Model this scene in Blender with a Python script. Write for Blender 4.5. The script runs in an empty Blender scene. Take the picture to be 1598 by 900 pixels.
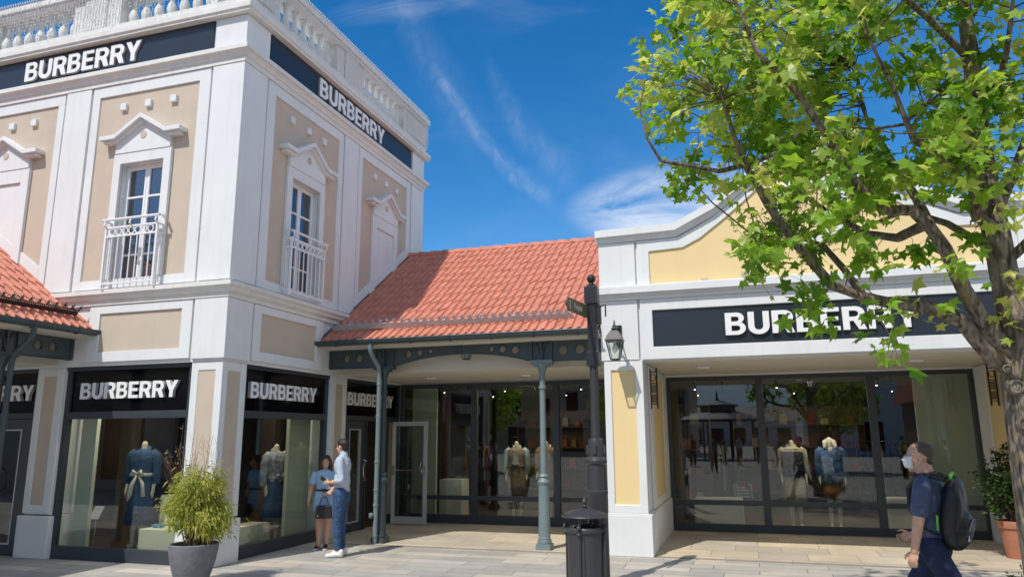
import bpy, bmesh, math, random
from mathutils import Vector, Matrix, noise as mnoise
R = math.radians
C = bpy.context.scene.collection
SC = 1.11                      # everything is modelled in units of 1.11 m and scaled to metres at the very end
rnd = random.Random(7)

# ---------------------------------------------------------------- camera, world, sun, exposure
scene = bpy.context.scene
F = 1143.4
def cam_rot():
    yaw, pitch, roll = R(17.626), R(11.368), R(-.3666)
    f = Vector((-math.sin(yaw)*math.cos(pitch), math.cos(yaw)*math.cos(pitch), math.sin(pitch)))
    r = Vector((math.cos(yaw), math.sin(yaw), 0)); u = r.cross(f)
    r2 = math.cos(roll)*r + math.sin(roll)*u; u2 = -math.sin(roll)*r + math.cos(roll)*u
    return r2, u2, f
cr, cu, cf = cam_rot()
cam_d = bpy.data.cameras.new('camera'); cam = bpy.data.objects.new('camera', cam_d); C.objects.link(cam)
cam_d.sensor_width = 36; cam_d.lens = 36*F/1598; cam_d.clip_start = .05; cam_d.clip_end = 2000
cam.matrix_world = Matrix(((cr.x, cu.x, -cf.x, 0), (cr.y, cu.y, -cf.y, 0), (cr.z, cu.z, -cf.z, 1.6*SC), (0, 0, 0, 1)))
scene.camera = cam
scene.view_settings.view_transform = 'Standard'; scene.view_settings.look = 'None'
scene.view_settings.exposure = 0.12; scene.view_settings.gamma = 1

KX, KY = .24, .69              # sideways travel of the sunlight per unit of fall
sun_dir = Vector((KX, KY, -1)).normalized()
sd = bpy.data.lights.new('sun', 'SUN'); sd.energy = 3.7; sd.angle = R(.53); sd.color = (1, .955, .875)
sun = bpy.data.objects.new('sun', sd); C.objects.link(sun); sun.location = (0, -20, 30)
sun.rotation_euler = sun_dir.to_track_quat('-Z', 'Y').to_euler()
elev = math.asin(-sun_dir.z); az = math.atan2(-sun_dir.x, -sun_dir.y)     # towards the sun, clockwise from +Y

w = bpy.data.worlds.new('World'); scene.world = w; w.use_nodes = True
nt = w.node_tree; N = nt.nodes; L = nt.links
for n in list(N): N.remove(n)
def node(t, **kw):
    n = N.new(t)
    for k, v in kw.items(): setattr(n, k, v)
    return n
def M(op, a, b=None, c=None, clamp=False):
    n = N.new('ShaderNodeMath'); n.operation = op; n.use_clamp = clamp
    for i, v in enumerate((a, b, c)):
        if v is None: continue
        if isinstance(v, (int, float)): n.inputs[i].default_value = v
        else: L.new(v, n.inputs[i])
    return n.outputs[0]
out = node('ShaderNodeOutputWorld'); bg = node('ShaderNodeBackground')
sky = node('ShaderNodeTexSky'); sky.sky_type = 'NISHITA'; sky.sun_disc = False
sky.sun_elevation = elev; sky.sun_rotation = az; sky.air_density = 1.0; sky.dust_density = .0; sky.ozone_density = 3.0; sky.altitude = 300
bg.inputs[1].default_value = .115
tc = node('ShaderNodeTexCoord'); sep = node('ShaderNodeSeparateXYZ'); L.new(tc.outputs['Generated'], sep.inputs[0])
sx, sy, sz = sep.outputs
yy = M('MAXIMUM', M('ABSOLUTE', sy), .05)
P = M('DIVIDE', sx, yy); Q = M('DIVIDE', sz, yy)
def nz(scale, detail, sxy=(1, 1), dist=0.0, seed=0):
    cb = node('ShaderNodeCombineXYZ'); L.new(M('MULTIPLY', P, sxy[0]), cb.inputs[0]); L.new(M('MULTIPLY', Q, sxy[1]), cb.inputs[1]); cb.inputs[2].default_value = seed
    t = node('ShaderNodeTexNoise'); L.new(cb.outputs[0], t.inputs['Vector']); t.inputs['Scale'].default_value = scale
    t.inputs['Detail'].default_value = detail; t.inputs['Distortion'].default_value = dist; t.inputs['Roughness'].default_value = .6
    return t.outputs[0]
def smooth(x, a, b):
    m = node('ShaderNodeMapRange', interpolation_type='SMOOTHSTEP'); L.new(x, m.inputs[0]); m.inputs[1].default_value = a; m.inputs[2].default_value = b
    return m.outputs[0]
def streak(a, b, c, p0, p1, w0, amt, seed, fade=.05):
    g = M('ADD', M('MULTIPLY', M('ADD', M('MULTIPLY', P, a), b), P), c)
    wob = M('MULTIPLY', M('SUBTRACT', nz(9, 3, seed=seed), .5), .05)
    d = M('ABSOLUTE', M('SUBTRACT', M('SUBTRACT', Q, g), wob))
    body = M('SUBTRACT', 1.0, smooth(d, 0, w0))
    ends = M('MULTIPLY', smooth(P, p0, p0+fade), M('SUBTRACT', 1.0, smooth(P, p1-fade, p1)))
    tex = smooth(nz(26, 5, (1.4, .8), 1.2, seed+3), .28, .8)
    return M('MULTIPLY', M('MULTIPLY', M('MULTIPLY', body, ends), M('ADD', M('MULTIPLY', tex, .8), .25)), amt)
s1 = streak(3.4744, 1.1942, .4223, -.46, -.235, .028, .17, 1.0)
s1b = streak(3.4744, 1.1942, .4223, -.60, -.33, .10, .08, 5.0, .1)
s2 = streak(8.4251, 3.4017, .7125, -.375, -.195, .055, .09, 9.0, .06)
def blob(p, q, rp, rq, amt, seed, lo, hi, st):
    dx = M('DIVIDE', M('SUBTRACT', P, p), rp); dy = M('DIVIDE', M('SUBTRACT', Q, q), rq)
    r2 = M('ADD', M('MULTIPLY', dx, dx), M('MULTIPLY', dy, dy))
    return M('MULTIPLY', M('MULTIPLY', M('SUBTRACT', 1.0, smooth(r2, .1, 1.0)), smooth(nz(7, 6, st, .7, seed), lo, hi)), amt)
c1 = blob(-.08, .318, .17, .065, .55, 2.0, .30, .62, (.8, 2.2))
c3 = blob(-.02, .28, .20, .05, .38, 7.0, .25, .6, (.7, 2.5))
c2 = blob(-.37, .71, .32, .045, .17, 4.0, .38, .75, (.6, 3.0))
c4 = blob(.35, .25, .3, .10, .5, 12.0, .35, .7, (.8, 2.0))
back = M('MULTIPLY', smooth(M('MULTIPLY', sy, -1.0), -.25, .35), M('ADD', M('MULTIPLY', smooth(nz(1.8, 5, seed=31), .35, .65), .30), .18))  # unseen white cloud behind the camera and overhead, added as whitish fill light
side = M('MULTIPLY', M('MULTIPLY', smooth(sx, .35, .8), smooth(M('MULTIPLY', sy, -1.0), -.75, -.3)), .55)  # unseen white cloud to the right, added to brighten the tower's shaded side
veil = M('MULTIPLY', smooth(nz(2.2, 6, (.8, 1.6), 1.5, 20), .45, .85), .10)
cl = c1
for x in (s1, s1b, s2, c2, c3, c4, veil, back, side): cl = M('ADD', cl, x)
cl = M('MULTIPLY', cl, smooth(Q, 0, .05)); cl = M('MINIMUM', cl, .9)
hs = node('ShaderNodeHueSaturation'); hs.inputs['Saturation'].default_value = 1.38; hs.inputs['Value'].default_value = 1.22
L.new(sky.outputs[0], hs.inputs['Color'])
hz = node('ShaderNodeMix', data_type='RGBA'); L.new(M('SUBTRACT', 1.0, smooth(sz, 0.0, .22)), hz.inputs[0]); L.new(hs.outputs[0], hz.inputs[6]); hz.inputs[7].default_value = (2.3, 4.0, 6.6, 1)
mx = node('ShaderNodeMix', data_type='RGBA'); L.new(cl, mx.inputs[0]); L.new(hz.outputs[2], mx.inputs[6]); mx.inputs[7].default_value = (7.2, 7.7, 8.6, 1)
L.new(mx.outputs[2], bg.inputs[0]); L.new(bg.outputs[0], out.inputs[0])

# ---------------------------------------------------------------- materials
MATS = {}
def mat(name, col, rough=.6, metal=0., var=0., vscale=6., bump=0., bscale=60., spec=.5, coat=0., col2=None, emis=None, dirt=0., bdist=.01):
    m = bpy.data.materials.new(name); m.use_nodes = True; MATS[name] = m
    t = m.node_tree; n = t.nodes; b = n['Principled BSDF']
    b.inputs['Base Color'].default_value = (*col, 1); b.inputs['Roughness'].default_value = rough; b.inputs['Metallic'].default_value = metal
    b.inputs['Specular IOR Level'].default_value = spec; b.inputs['Coat Weight'].default_value = coat
    tcn = n.new('ShaderNodeTexCoord')
    if var or dirt:
        tx = n.new('ShaderNodeTexNoise'); tx.inputs['Scale'].default_value = vscale; tx.inputs['Detail'].default_value = 6; tx.inputs['Roughness'].default_value = .65
        t.links.new(tcn.outputs['Object'], tx.inputs['Vector'])
        r = n.new('ShaderNodeMapRange'); r.inputs[1].default_value = .3; r.inputs[2].default_value = .7; t.links.new(tx.outputs[0], r.inputs[0])
        mi = n.new('ShaderNodeMix'); mi.data_type = 'RGBA'; t.links.new(r.outputs[0], mi.inputs[0])
        c2 = col2 or tuple(c*(1-var) for c in col)
        mi.inputs[6].default_value = (*c2, 1); mi.inputs[7].default_value = (*[min(1, c*(1+var*.35)) for c in col], 1) if not col2 else (*col, 1)
        last = mi.outputs[2]
        if dirt:   # rain streaks: noise stretched along the height
            mp = n.new('ShaderNodeMapping'); mp.inputs['Scale'].default_value = (5, 5, .35); t.links.new(tcn.outputs['Object'], mp.inputs[0])
            t2 = n.new('ShaderNodeTexNoise'); t2.inputs['Scale'].default_value = 2.4; t2.inputs['Detail'].default_value = 7; t.links.new(mp.outputs[0], t2.inputs['Vector'])
            r2 = n.new('ShaderNodeMapRange'); r2.inputs[1].default_value = .5; r2.inputs[2].default_value = .8; r2.inputs[4].default_value = dirt; t.links.new(t2.outputs[0], r2.inputs[0])
            m2 = n.new('ShaderNodeMix'); m2.data_type = 'RGBA'; t.links.new(r2.outputs[0], m2.inputs[0]); t.links.new(last, m2.inputs[6]); m2.inputs[7].default_value = (*[c*.6 for c in col], 1)
            last = m2.outputs[2]
        t.links.new(last, b.inputs['Base Color'])
    if bump:
        tb = n.new('ShaderNodeTexNoise'); tb.inputs['Scale'].default_value = bscale; tb.inputs['Detail'].default_value = 5; t.links.new(tcn.outputs['Object'], tb.inputs['Vector'])
        bp = n.new('ShaderNodeBump'); bp.inputs['Strength'].default_value = bump; bp.inputs['Distance'].default_value = bdist
        t.links.new(tb.outputs[0], bp.inputs['Height']); t.links.new(bp.outputs[0], b.inputs['Normal'])
    if emis: b.inputs['Emission Color'].default_value = (*emis[0], 1); b.inputs['Emission Strength'].default_value = emis[1]
    return m
WHITE = mat('white_render', (.715, .73, .725), .75, var=.07, vscale=1.6, bump=.15, bscale=90, dirt=.18)
BEIGE = mat('beige_render', (.55, .46, .365), .85, var=.08, vscale=2.2, bump=.3, bscale=120, dirt=.14)
YELLOW = mat('yellow_render', (.78, .60, .31), .85, var=.04, vscale=1.5, bump=.25, bscale=120, dirt=.06)
STONE = mat('white_cast_stone', (.72, .71, .67), .8, var=.10, vscale=5, bump=.2, bscale=60, dirt=.2)
NAVY = mat('navy_sign_panel', (.020, .027, .038), .3, var=.1, vscale=2)
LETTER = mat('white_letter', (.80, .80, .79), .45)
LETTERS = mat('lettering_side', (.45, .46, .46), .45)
ANTH = mat('anthracite_frame', (.040, .050, .060), .38, var=.08, vscale=3, bump=.02)
IRON = mat('blue_grey_cast_iron', (.045, .065, .075), .42, var=.12, vscale=5, bump=.05, bscale=40)
IRONL = mat('pale_grey_green_paint', (.17, .225, .235), .45, var=.12, vscale=6, bump=.05, bscale=50)
ZINC = mat('galvanised_steel', (.50, .52, .53), .45, metal=.2, var=.2, vscale=12)
BLACK = mat('black_iron', (.018, .018, .02), .38, var=.2, vscale=12, bump=.1, bscale=60)
CREAM = mat('cream_soffit', (.66, .61, .51), .8, var=.04, vscale=2)
TILE = mat('terracotta_tile', (.60, .225, .145), .72, var=.30, vscale=7, bump=.2, bscale=80, dirt=.30)
WPAINT = mat('white_metal_paint', (.78, .79, .80), .35)
DOORAL = mat('silver_door_frame', (.50, .51, .50), .4, metal=.2)
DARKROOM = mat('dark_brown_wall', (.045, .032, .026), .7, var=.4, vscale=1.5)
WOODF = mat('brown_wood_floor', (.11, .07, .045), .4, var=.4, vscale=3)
PALE = mat('pale_green_display_panel', (.50, .52, .42), .6, var=.05, vscale=1)
PLINTH = mat('cream_plinth', (.62, .58, .47), .6, var=.04, vscale=2)
CEIL = mat('shop_ceiling', (.42, .42, .40), .8)
BEAM2 = mat('brown_column', (.11, .085, .065), .7, var=.2, vscale=1)
BULB = mat('lit_bulb', (1, .8, .6), .5, emis=((1, .72, .42), 30))
CHROME = mat('brushed_steel', (.6, .6, .6), .25, metal=1.)
def glass(name, tint=(.86, .90, .87), refl=1.0):
    m = bpy.data.materials.new(name); m.use_nodes = True; t = m.node_tree; n = t.nodes
    n.remove(n['Principled BSDF']); o = n['Material Output']
    g = n.new('ShaderNodeNewGeometry'); d = n.new('ShaderNodeVectorMath'); d.operation = 'DOT_PRODUCT'
    t.links.new(g.outputs['Incoming'], d.inputs[0]); t.links.new(g.outputs['Normal'], d.inputs[1])
    def mm(op, a, b):
        q = n.new('ShaderNodeMath'); q.operation = op; q.use_clamp = False
        for i, v in enumerate((a, b)):
            if isinstance(v, (int, float)): q.inputs[i].default_value = v
            elif v is not None: t.links.new(v, q.inputs[i])
        return q.outputs[0]
    c = mm('ABSOLUTE', d.outputs['Value'], None); c1 = mm('SUBTRACT', 1.0, c); p = mm('POWER', c1, 5.0)
    f = mm('ADD', mm('MULTIPLY', p, .9), .05*refl); f = mm('MINIMUM', f, 1.0)
    tr = n.new('ShaderNodeBsdfTransparent'); tr.inputs[0].default_value = (*tint, 1)
    gl = n.new('ShaderNodeBsdfGlossy'); gl.inputs['Roughness'].default_value = 0.0; gl.inputs['Color'].default_value = (.95, .97, 1, 1)
    mxs = n.new('ShaderNodeMixShader'); t.links.new(f, mxs.inputs[0]); t.links.new(tr.outputs[0], mxs.inputs[1]); t.links.new(gl.outputs[0], mxs.inputs[2])
    t.links.new(mxs.outputs[0], o.inputs[0]); MATS[name] = m
    return m
GLASS = glass('shop_glass', refl=1.15)
GLASSD = glass('upper_window_glass', (.25, .30, .40), 4.0)

# ---------------------------------------------------------------- mesh helpers
ORIG = {}
ID = lambda a, b, c: (a, b, c)
class MB:
    def __init__(s): s.v = []; s.f = []; s.fm = []; s.mi = 0; s.a = []; s.av = 0.
    def face(s, idx): s.f.append(tuple(idx)); s.fm.append(s.mi); s.a.append(s.av)
    def box(s, x0, x1, y0, y1, z0, z1, T=ID):
        b = len(s.v)
        for z in (z0, z1):
            for x, y in ((x0, y0), (x1, y0), (x1, y1), (x0, y1)): s.v.append(tuple(T(x, y, z)))
        for q in ((0, 3, 2, 1), (4, 5, 6, 7), (0, 1, 5, 4), (1, 2, 6, 5), (2, 3, 7, 6), (3, 0, 4, 7)): s.face([b+i for i in q])
        return s
    def prism(s, poly, w0, w1, T=ID):
        """poly in (u, z); extruded along w; T(u, w, z)"""
        b = len(s.v); n = len(poly)
        for w_ in (w0, w1):
            for u, z in poly: s.v.append(tuple(T(u, w_, z)))
        s.face(list(range(b, b+n))); s.face([b+n+i for i in range(n)][::-1])
        for i in range(n): j = (i+1) % n; s.face([b+i, b+j, b+n+j, b+n+i])
        return s
    def walls(s, u0, u1, z0, z1, holes, w0, w1, T=ID):
        us = sorted({u0, u1, *[h[0] for h in holes], *[h[1] for h in holes]}); zs = sorted({z0, z1, *[h[2] for h in holes], *[h[3] for h in holes]})
        ix = {}
        def vi(i, j, k):
            if (i, j, k) not in ix: ix[i, j, k] = len(s.v); s.v.append(tuple(T(us[i], (w0, w1)[k], zs[j])))
            return ix[i, j, k]
        def solid(i, j):
            if not (0 <= i < len(us)-1 and 0 <= j < len(zs)-1): return False
            cu_, cz_ = (us[i]+us[i+1])/2, (zs[j]+zs[j+1])/2
            return not any(h[0] < cu_ < h[1] and h[2] < cz_ < h[3] for h in holes)
        for i in range(len(us)-1):
            for j in range(len(zs)-1):
                if not solid(i, j): continue
                s.face([vi(i, j, 0), vi(i+1, j, 0), vi(i+1, j+1, 0), vi(i, j+1, 0)]); s.face([vi(i, j, 1), vi(i, j+1, 1), vi(i+1, j+1, 1), vi(i+1, j, 1)])
                if not solid(i-1, j): s.face([vi(i, j, 0), vi(i, j+1, 0), vi(i, j+1, 1), vi(i, j, 1)])
                if not solid(i+1, j): s.face([vi(i+1, j, 0), vi(i+1, j, 1), vi(i+1, j+1, 1), vi(i+1, j+1, 0)])
                if not solid(i, j-1): s.face([vi(i, j, 0), vi(i, j, 1), vi(i+1, j, 1), vi(i+1, j, 0)])
                if not solid(i, j+1): s.face([vi(i, j+1, 0), vi(i+1, j+1, 0), vi(i+1, j+1, 1), vi(i, j+1, 1)])
        return s
    def tube(s, pts, r, n=8, cap=True):
        pts = [Vector(p) for p in pts]; m = len(pts); rs = r if isinstance(r, (list, tuple)) else [r]*m
        b = len(s.v); up = None
        for i, p in enumerate(pts):
            t = (pts[min(i+1, m-1)]-pts[max(i-1, 0)])
            t = t.normalized() if t.length > 1e-9 else Vector((0, 0, 1))
            if up is None: up = t.cross(Vector((0, 0, 1)) if abs(t.z) < .9 else Vector((1, 0, 0))).normalized()
            up = (up - t*up.dot(t)); up = up.normalized() if up.length > 1e-6 else t.orthogonal().normalized()
            sd_ = t.cross(up)
            for k in range(n):
                a = 2*math.pi*k/n; s.v.append(tuple(p+rs[i]*(math.cos(a)*up+math.sin(a)*sd_)))
        for i in range(m-1):
            for k in range(n):
                k2 = (k+1) % n; s.face([b+i*n+k, b+i*n+k2, b+(i+1)*n+k2, b+(i+1)*n+k])
        if cap: s.face([b+k for k in range(n)][::-1]); s.face([b+(m-1)*n+k for k in range(n)])
        return s
    def lathe(s, prof, cx=0, cy=0, n=20, cap=True, sx=1, sy=1, mod=None):
        b = len(s.v); m = len(prof)
        for i, (r, z) in enumerate(prof):
            for k in range(n):
                a = 2*math.pi*k/n; q = r*(mod(a, i) if mod else 1)
                s.v.append((cx+q*sx*math.cos(a), cy+q*sy*math.sin(a), z))
        for i in range(m-1):
            for k in range(n):
                k2 = (k+1) % n; s.face([b+i*n+k, b+i*n+k2, b+(i+1)*n+k2, b+(i+1)*n+k])
        if cap: s.face([b+k for k in range(n)][::-1]); s.face([b+(m-1)*n+k for k in range(n)])
        return s
    def ell(s, c, r, n=14, m=9, rot=None):
        b = len(s.v); c = Vector(c)
        for i in range(m+1):
            th = math.pi*i/m
            for k in range(n):
                a = 2*math.pi*k/n; p = Vector((r[0]*math.sin(th)*math.cos(a), r[1]*math.sin(th)*math.sin(a), r[2]*math.cos(th)))
                if rot: p = rot @ p
                s.v.append(tuple(c+p))
        for i in range(m):
            for k in range(n):
                k2 = (k+1) % n; s.face([b+i*n+k, b+(i+1)*n+k, b+(i+1)*n+k2, b+i*n+k2])
        return s
    def capsule(s, p0, r0, p1, r1, n=12):
        p0 = Vector(p0); p1 = Vector(p1); d = (p1-p0); l = d.length; d = d/l if l > 1e-6 else Vector((0, 0, 1))
        pts = []; rs = []
        for a in (-80, -50, -25, 0): pts.append(p0+d*r0*math.sin(R(a))); rs.append(r0*math.cos(R(a)))
        for a in (0, 25, 50, 80): pts.append(p1+d*r1*math.sin(R(a))); rs.append(r1*math.cos(R(a)))
        return s.tube(pts, rs, n)
    def quad(s, a, b_, c, d):
        b = len(s.v); s.v += [tuple(a), tuple(b_), tuple(c), tuple(d)]; s.face([b, b+1, b+2, b+3]); return s
    def build(s, name, m, parent=None, smooth=False, bevel=0., recalc=True, attr=False, base=None, angle=35):
        me = bpy.data.meshes.new(name); o_ = ORIG.get(parent.name, Vector((0, 0, 0))) if parent else Vector(base or (0, 0, 0))
        me.from_pydata([(x-o_.x, y-o_.y, z-o_.z) for x, y, z in s.v], [], s.f)
        for q in (m if isinstance(m, (list, tuple)) else [m]): me.materials.append(q)
        if isinstance(m, (list, tuple)): me.polygons.foreach_set('material_index', s.fm)
        if attr: me.attributes.new('rnd', 'FLOAT', 'FACE').data.foreach_set('value', s.a)
        if recalc:
            bm = bmesh.new(); bm.from_mesh(me); bmesh.ops.recalc_face_normals(bm, faces=bm.faces); bm.to_mesh(me); bm.free()
        if smooth:
            me.polygons.foreach_set('use_smooth', [True]*len(me.polygons))
        o = bpy.data.objects.new(name, me); C.objects.link(o)
        if smooth and angle < 180:
            try: me.set_sharp_from_angle(angle=R(angle))
            except Exception: pass
        if parent: o.parent = parent; ORIG[o.name] = o_
        else: o.location = o_; ORIG[o.name] = o_
        if bevel:
            b = o.modifiers.new('bevel', 'BEVEL'); b.width = bevel; b.segments = 2; b.limit_method = 'ANGLE'; b.angle_limit = R(50)
            b.harden_normals = False
        return o
def each(parts, name, m, parent, **kw):
    """a list of MBs, each its own object of the same name"""
    return [p.build(name, m, parent, **kw) for p in parts if p.v]
def thing(name, label, cat, loc, group=None):
    o = bpy.data.objects.new(name, None); C.objects.link(o); o.location = loc; o.empty_display_size = .1
    o['label'] = label; o['category'] = cat
    if group: o['group'] = group
    ORIG[o.name] = Vector(loc); return o
def tag(o, label, cat, group=None, kind=None):
    if label: o['label'] = label
    if cat: o['category'] = cat
    if group: o['group'] = group
    if kind: o['kind'] = kind
    return o

# ---------------------------------------------------------------- lettering
def arc(cx, cy, r, a0, a1, n=10, ry=None):
    ry = ry or r
    return [(cx+r*math.cos(R(a0+(a1-a0)*i/n)), cy+ry*math.sin(R(a0+(a1-a0)*i/n))) for i in range(n+1)]
GL = {
 'B': (.69, [[(0, 0), (0, 1), (.38, 1)]+arc(.39, .745, .255, 90, -62, 12)[0:]+arc(.39, .295, .30, 62, -90, 14, .295),
             [(.21, .60)]+arc(.37, .71, .10, -90, 90, 8, .11)+[(.21, .82)], [(.21, .17)]+arc(.38, .295, .125, -90, 90, 8, .125)+[(.21, .42)]]),
 'U': (.71, [[(0, 1), (.21, 1)]+arc(.355, .35, .145, 180, 360, 14, .165)+[(.50, 1), (.71, 1)]+arc(.355, .35, .355, 0, -180, 20, .365)]),
 'R': (.71, [[(0, 0), (0, 1), (.38, 1)]+arc(.39, .69, .31, 90, -52, 14)+[(.73, 0), (.49, 0), (.33, .375), (.21, .375), (.21, 0)], [(.21, .55)]+arc(.37, .685, .13, -90, 90, 8, .135)+[(.21, .82)]]),
 'E': (.61, [[(0, 0), (0, 1), (.60, 1), (.60, .82), (.21, .82), (.21, .595), (.56, .595), (.56, .42), (.21, .42), (.21, .18), (.61, .18), (.61, 0)]]),
 'Y': (.74, [[(.265, 0), (.265, .38), (-.02, 1), (.22, 1), (.37, .62), (.52, 1), (.76, 1), (.475, .38), (.475, 0)]]),
}
GM = {}
def glyph_mesh(ch, sx, h, th):
    k = (ch, round(sx, 4), h, th)
    if k in GM: return GM[k]
    cu_ = bpy.data.curves.new('letter', 'CURVE'); cu_.dimensions = '2D'; cu_.fill_mode = 'BOTH'; cu_.extrude = th/2
    for poly in GL[ch][1]:
        sp = cu_.splines.new('POLY'); sp.points.add(len(poly)-1); sp.use_cyclic_u = True
        for p, (x, y) in zip(sp.points, poly): p.co = (x*sx, y*h, 0, 1)
    ob = bpy.data.objects.new('tmp', cu_); me = bpy.data.meshes.new_from_object(ob); me.name = 'letter'
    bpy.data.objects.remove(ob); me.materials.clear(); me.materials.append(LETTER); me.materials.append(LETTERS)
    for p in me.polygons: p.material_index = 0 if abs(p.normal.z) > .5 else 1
    GM[k] = me; return me
def word(text, root, origin, u, nrm, width, h, th, part=True):
    """letters as children of root; origin = lower left corner of the first letter, on the surface the letters stand on"""
    adv = [GL[c][0] for c in text]; gap = .085; tot = sum(adv)+gap*(len(text)-1); s_ = width/tot; x = 0
    u = Vector(u); nrm = Vector(nrm); o_ = Vector(origin)-ORIG[root.name]
    for c, a in zip(text, adv):
        o = bpy.data.objects.new('letter', glyph_mesh(c, s_, h, th)); C.objects.link(o); o.parent = root
        p = o_+u*x*s_+nrm*(th/2)
        o.matrix_local = Matrix(((u.x, 0, nrm.x, p.x), (u.y, 0, nrm.y, p.y), (0, 1, 0, p.z), (0, 0, 0, 1)))
        x += a+gap
# ---------------------------------------------------------------- ground
def paving(name, c_a, c_b, bw, rh, mortar, col_m, rough=.75, rot=0., ms=.006):
    m = bpy.data.materials.new(name); m.use_nodes = True; t = m.node_tree; n = t.nodes; b = n['Principled BSDF']
    tcn = n.new('ShaderNodeTexCoord'); mp = n.new('ShaderNodeMapping'); mp.inputs['Rotation'].default_value = (0, 0, rot); t.links.new(tcn.outputs['Object'], mp.inputs[0])
    br = n.new('ShaderNodeTexBrick'); br.offset = .5; br.offset_frequency = 2; br.squash = 1.35; br.squash_frequency = 3
    for k, v in {'Scale': 1., 'Mortar Size': ms, 'Mortar Smooth': .3, 'Bias': 0., 'Brick Width': bw, 'Row Height': rh}.items(): br.inputs[k].default_value = v
    br.inputs['Color1'].default_value = (0, 0, 0, 1); br.inputs['Color2'].default_value = (1, 1, 1, 1); br.inputs['Mortar'].default_value = (.5, .5, .5, 1)
    t.links.new(mp.outputs[0], br.inputs['Vector'])
    ramp = n.new('ShaderNodeValToRGB'); e = ramp.color_ramp.elements; e[0].color = (*c_a, 1); e[1].color = (*c_b, 1)
    x = e.new(.45); x.color = (*[(p+q)/2*.97 for p, q in zip(c_a, c_b)], 1); x = e.new(.8); x.color = (c_b[0]*1.05, c_b[1]*.98, c_b[2]*.9, 1)
    t.links.new(br.outputs['Color'], ramp.inputs[0])
    nz1 = n.new('ShaderNodeTexNoise'); nz1.inputs['Scale'].default_value = 1.3; nz1.inputs['Detail'].default_value = 8; nz1.inputs['Roughness'].default_value = .7; t.links.new(tcn.outputs['Object'], nz1.inputs['Vector'])
    r1 = n.new('ShaderNodeMapRange'); r1.inputs[1].default_value = .3; r1.inputs[2].default_value = .72; r1.inputs[3].default_value = .74; r1.inputs[4].default_value = 1.06; t.links.new(nz1.outputs[0], r1.inputs[0])
    nz2 = n.new('ShaderNodeTexNoise'); nz2.inputs['Scale'].default_value = 45; nz2.inputs['Detail'].default_value = 4; t.links.new(tcn.outputs['Object'], nz2.inputs['Vector'])
    r2 = n.new('ShaderNodeMapRange'); r2.inputs[1].default_value = .3; r2.inputs[2].default_value = .7; r2.inputs[3].default_value = .90; r2.inputs[4].default_value = 1.08; t.links.new(nz2.outputs[0], r2.inputs[0])
    nz3 = n.new('ShaderNodeTexNoise'); nz3.inputs['Scale'].default_value = 9; nz3.inputs['Detail'].default_value = 2; t.links.new(tcn.outputs['Object'], nz3.inputs['Vector'])
    r3 = n.new('ShaderNodeMapRange'); r3.inputs[1].default_value = .66; r3.inputs[2].default_value = .74; r3.inputs[3].default_value = 1; r3.inputs[4].default_value = .90; t.links.new(nz3.outputs[0], r3.inputs[0])
    mu = n.new('ShaderNodeMath'); mu.operation = 'MULTIPLY'; t.links.new(r1.outputs[0], mu.inputs[0]); t.links.new(r2.outputs[0], mu.inputs[1])
    mu2 = n.new('ShaderNodeMath'); mu2.operation = 'MULTIPLY'; t.links.new(mu.outputs[0], mu2.inputs[0]); t.links.new(r3.outputs[0], mu2.inputs[1])
    vm = n.new('ShaderNodeVectorMath'); vm.operation = 'SCALE'; t.links.new(ramp.outputs[0], vm.inputs[0]); t.links.new(mu2.outputs[0], vm.inputs['Scale'])
    mi = n.new('ShaderNodeMix'); mi.data_type = 'RGBA'; t.links.new(br.outputs['Fac'], mi.inputs[0]); t.links.new(vm.outputs[0], mi.inputs[6]); mi.inputs[7].default_value = (*col_m, 1)
    t.links.new(mi.outputs[2], b.inputs['Base Color']); b.inputs['Roughness'].default_value = rough
    bp = n.new('ShaderNodeBump'); bp.inputs['Strength'].default_value = .35; bp.inputs['Distance'].default_value = .004
    inv = n.new('ShaderNodeMath'); inv.operation = 'SUBTRACT'; inv.inputs[0].default_value = 1.; t.links.new(br.outputs['Fac'], inv.inputs[1])
    ad = n.new('ShaderNodeMath'); ad.operation = 'MULTIPLY_ADD'; t.links.new(nz2.outputs[0], ad.inputs[0]); ad.inputs[1].default_value = .35; t.links.new(inv.outputs[0], ad.inputs[2])
    t.links.new(ad.outputs[0], bp.inputs['Height']); t.links.new(bp.outputs[0], b.inputs['Normal'])
    return m
PAVE = paving('plaza_slabs', (.37, .355, .325), (.54, .505, .445), .80, .27, .012, (.15, .14, .13))
PAVEA = paving('arcade_slabs', (.47, .41, .33), (.60, .52, .40), .62, .56, .01, (.25, .22, .18))
g = MB(); g.quad((-300, -300, 0), (300, -300, 0), (300, 300, 0), (-300, 300, 0)); g.build('plaza_pavement', PAVE)
tag(bpy.data.objects['plaza_pavement'], None, None, kind='structure')
g = MB(); g.box(-6.57, 3.9, 10.48, 13.42, -.05, .004); tag(g.build('arcade_pavement', PAVEA), None, None, kind='structure')
g = MB(); g.box(-6.57, 3.9, 10.38, 10.478, -.05, .005); tag(g.build('pavement_border', mat('border_slabs', (.30, .25, .20), .8, var=.2, vscale=8)), None, None, kind='structure')

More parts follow.
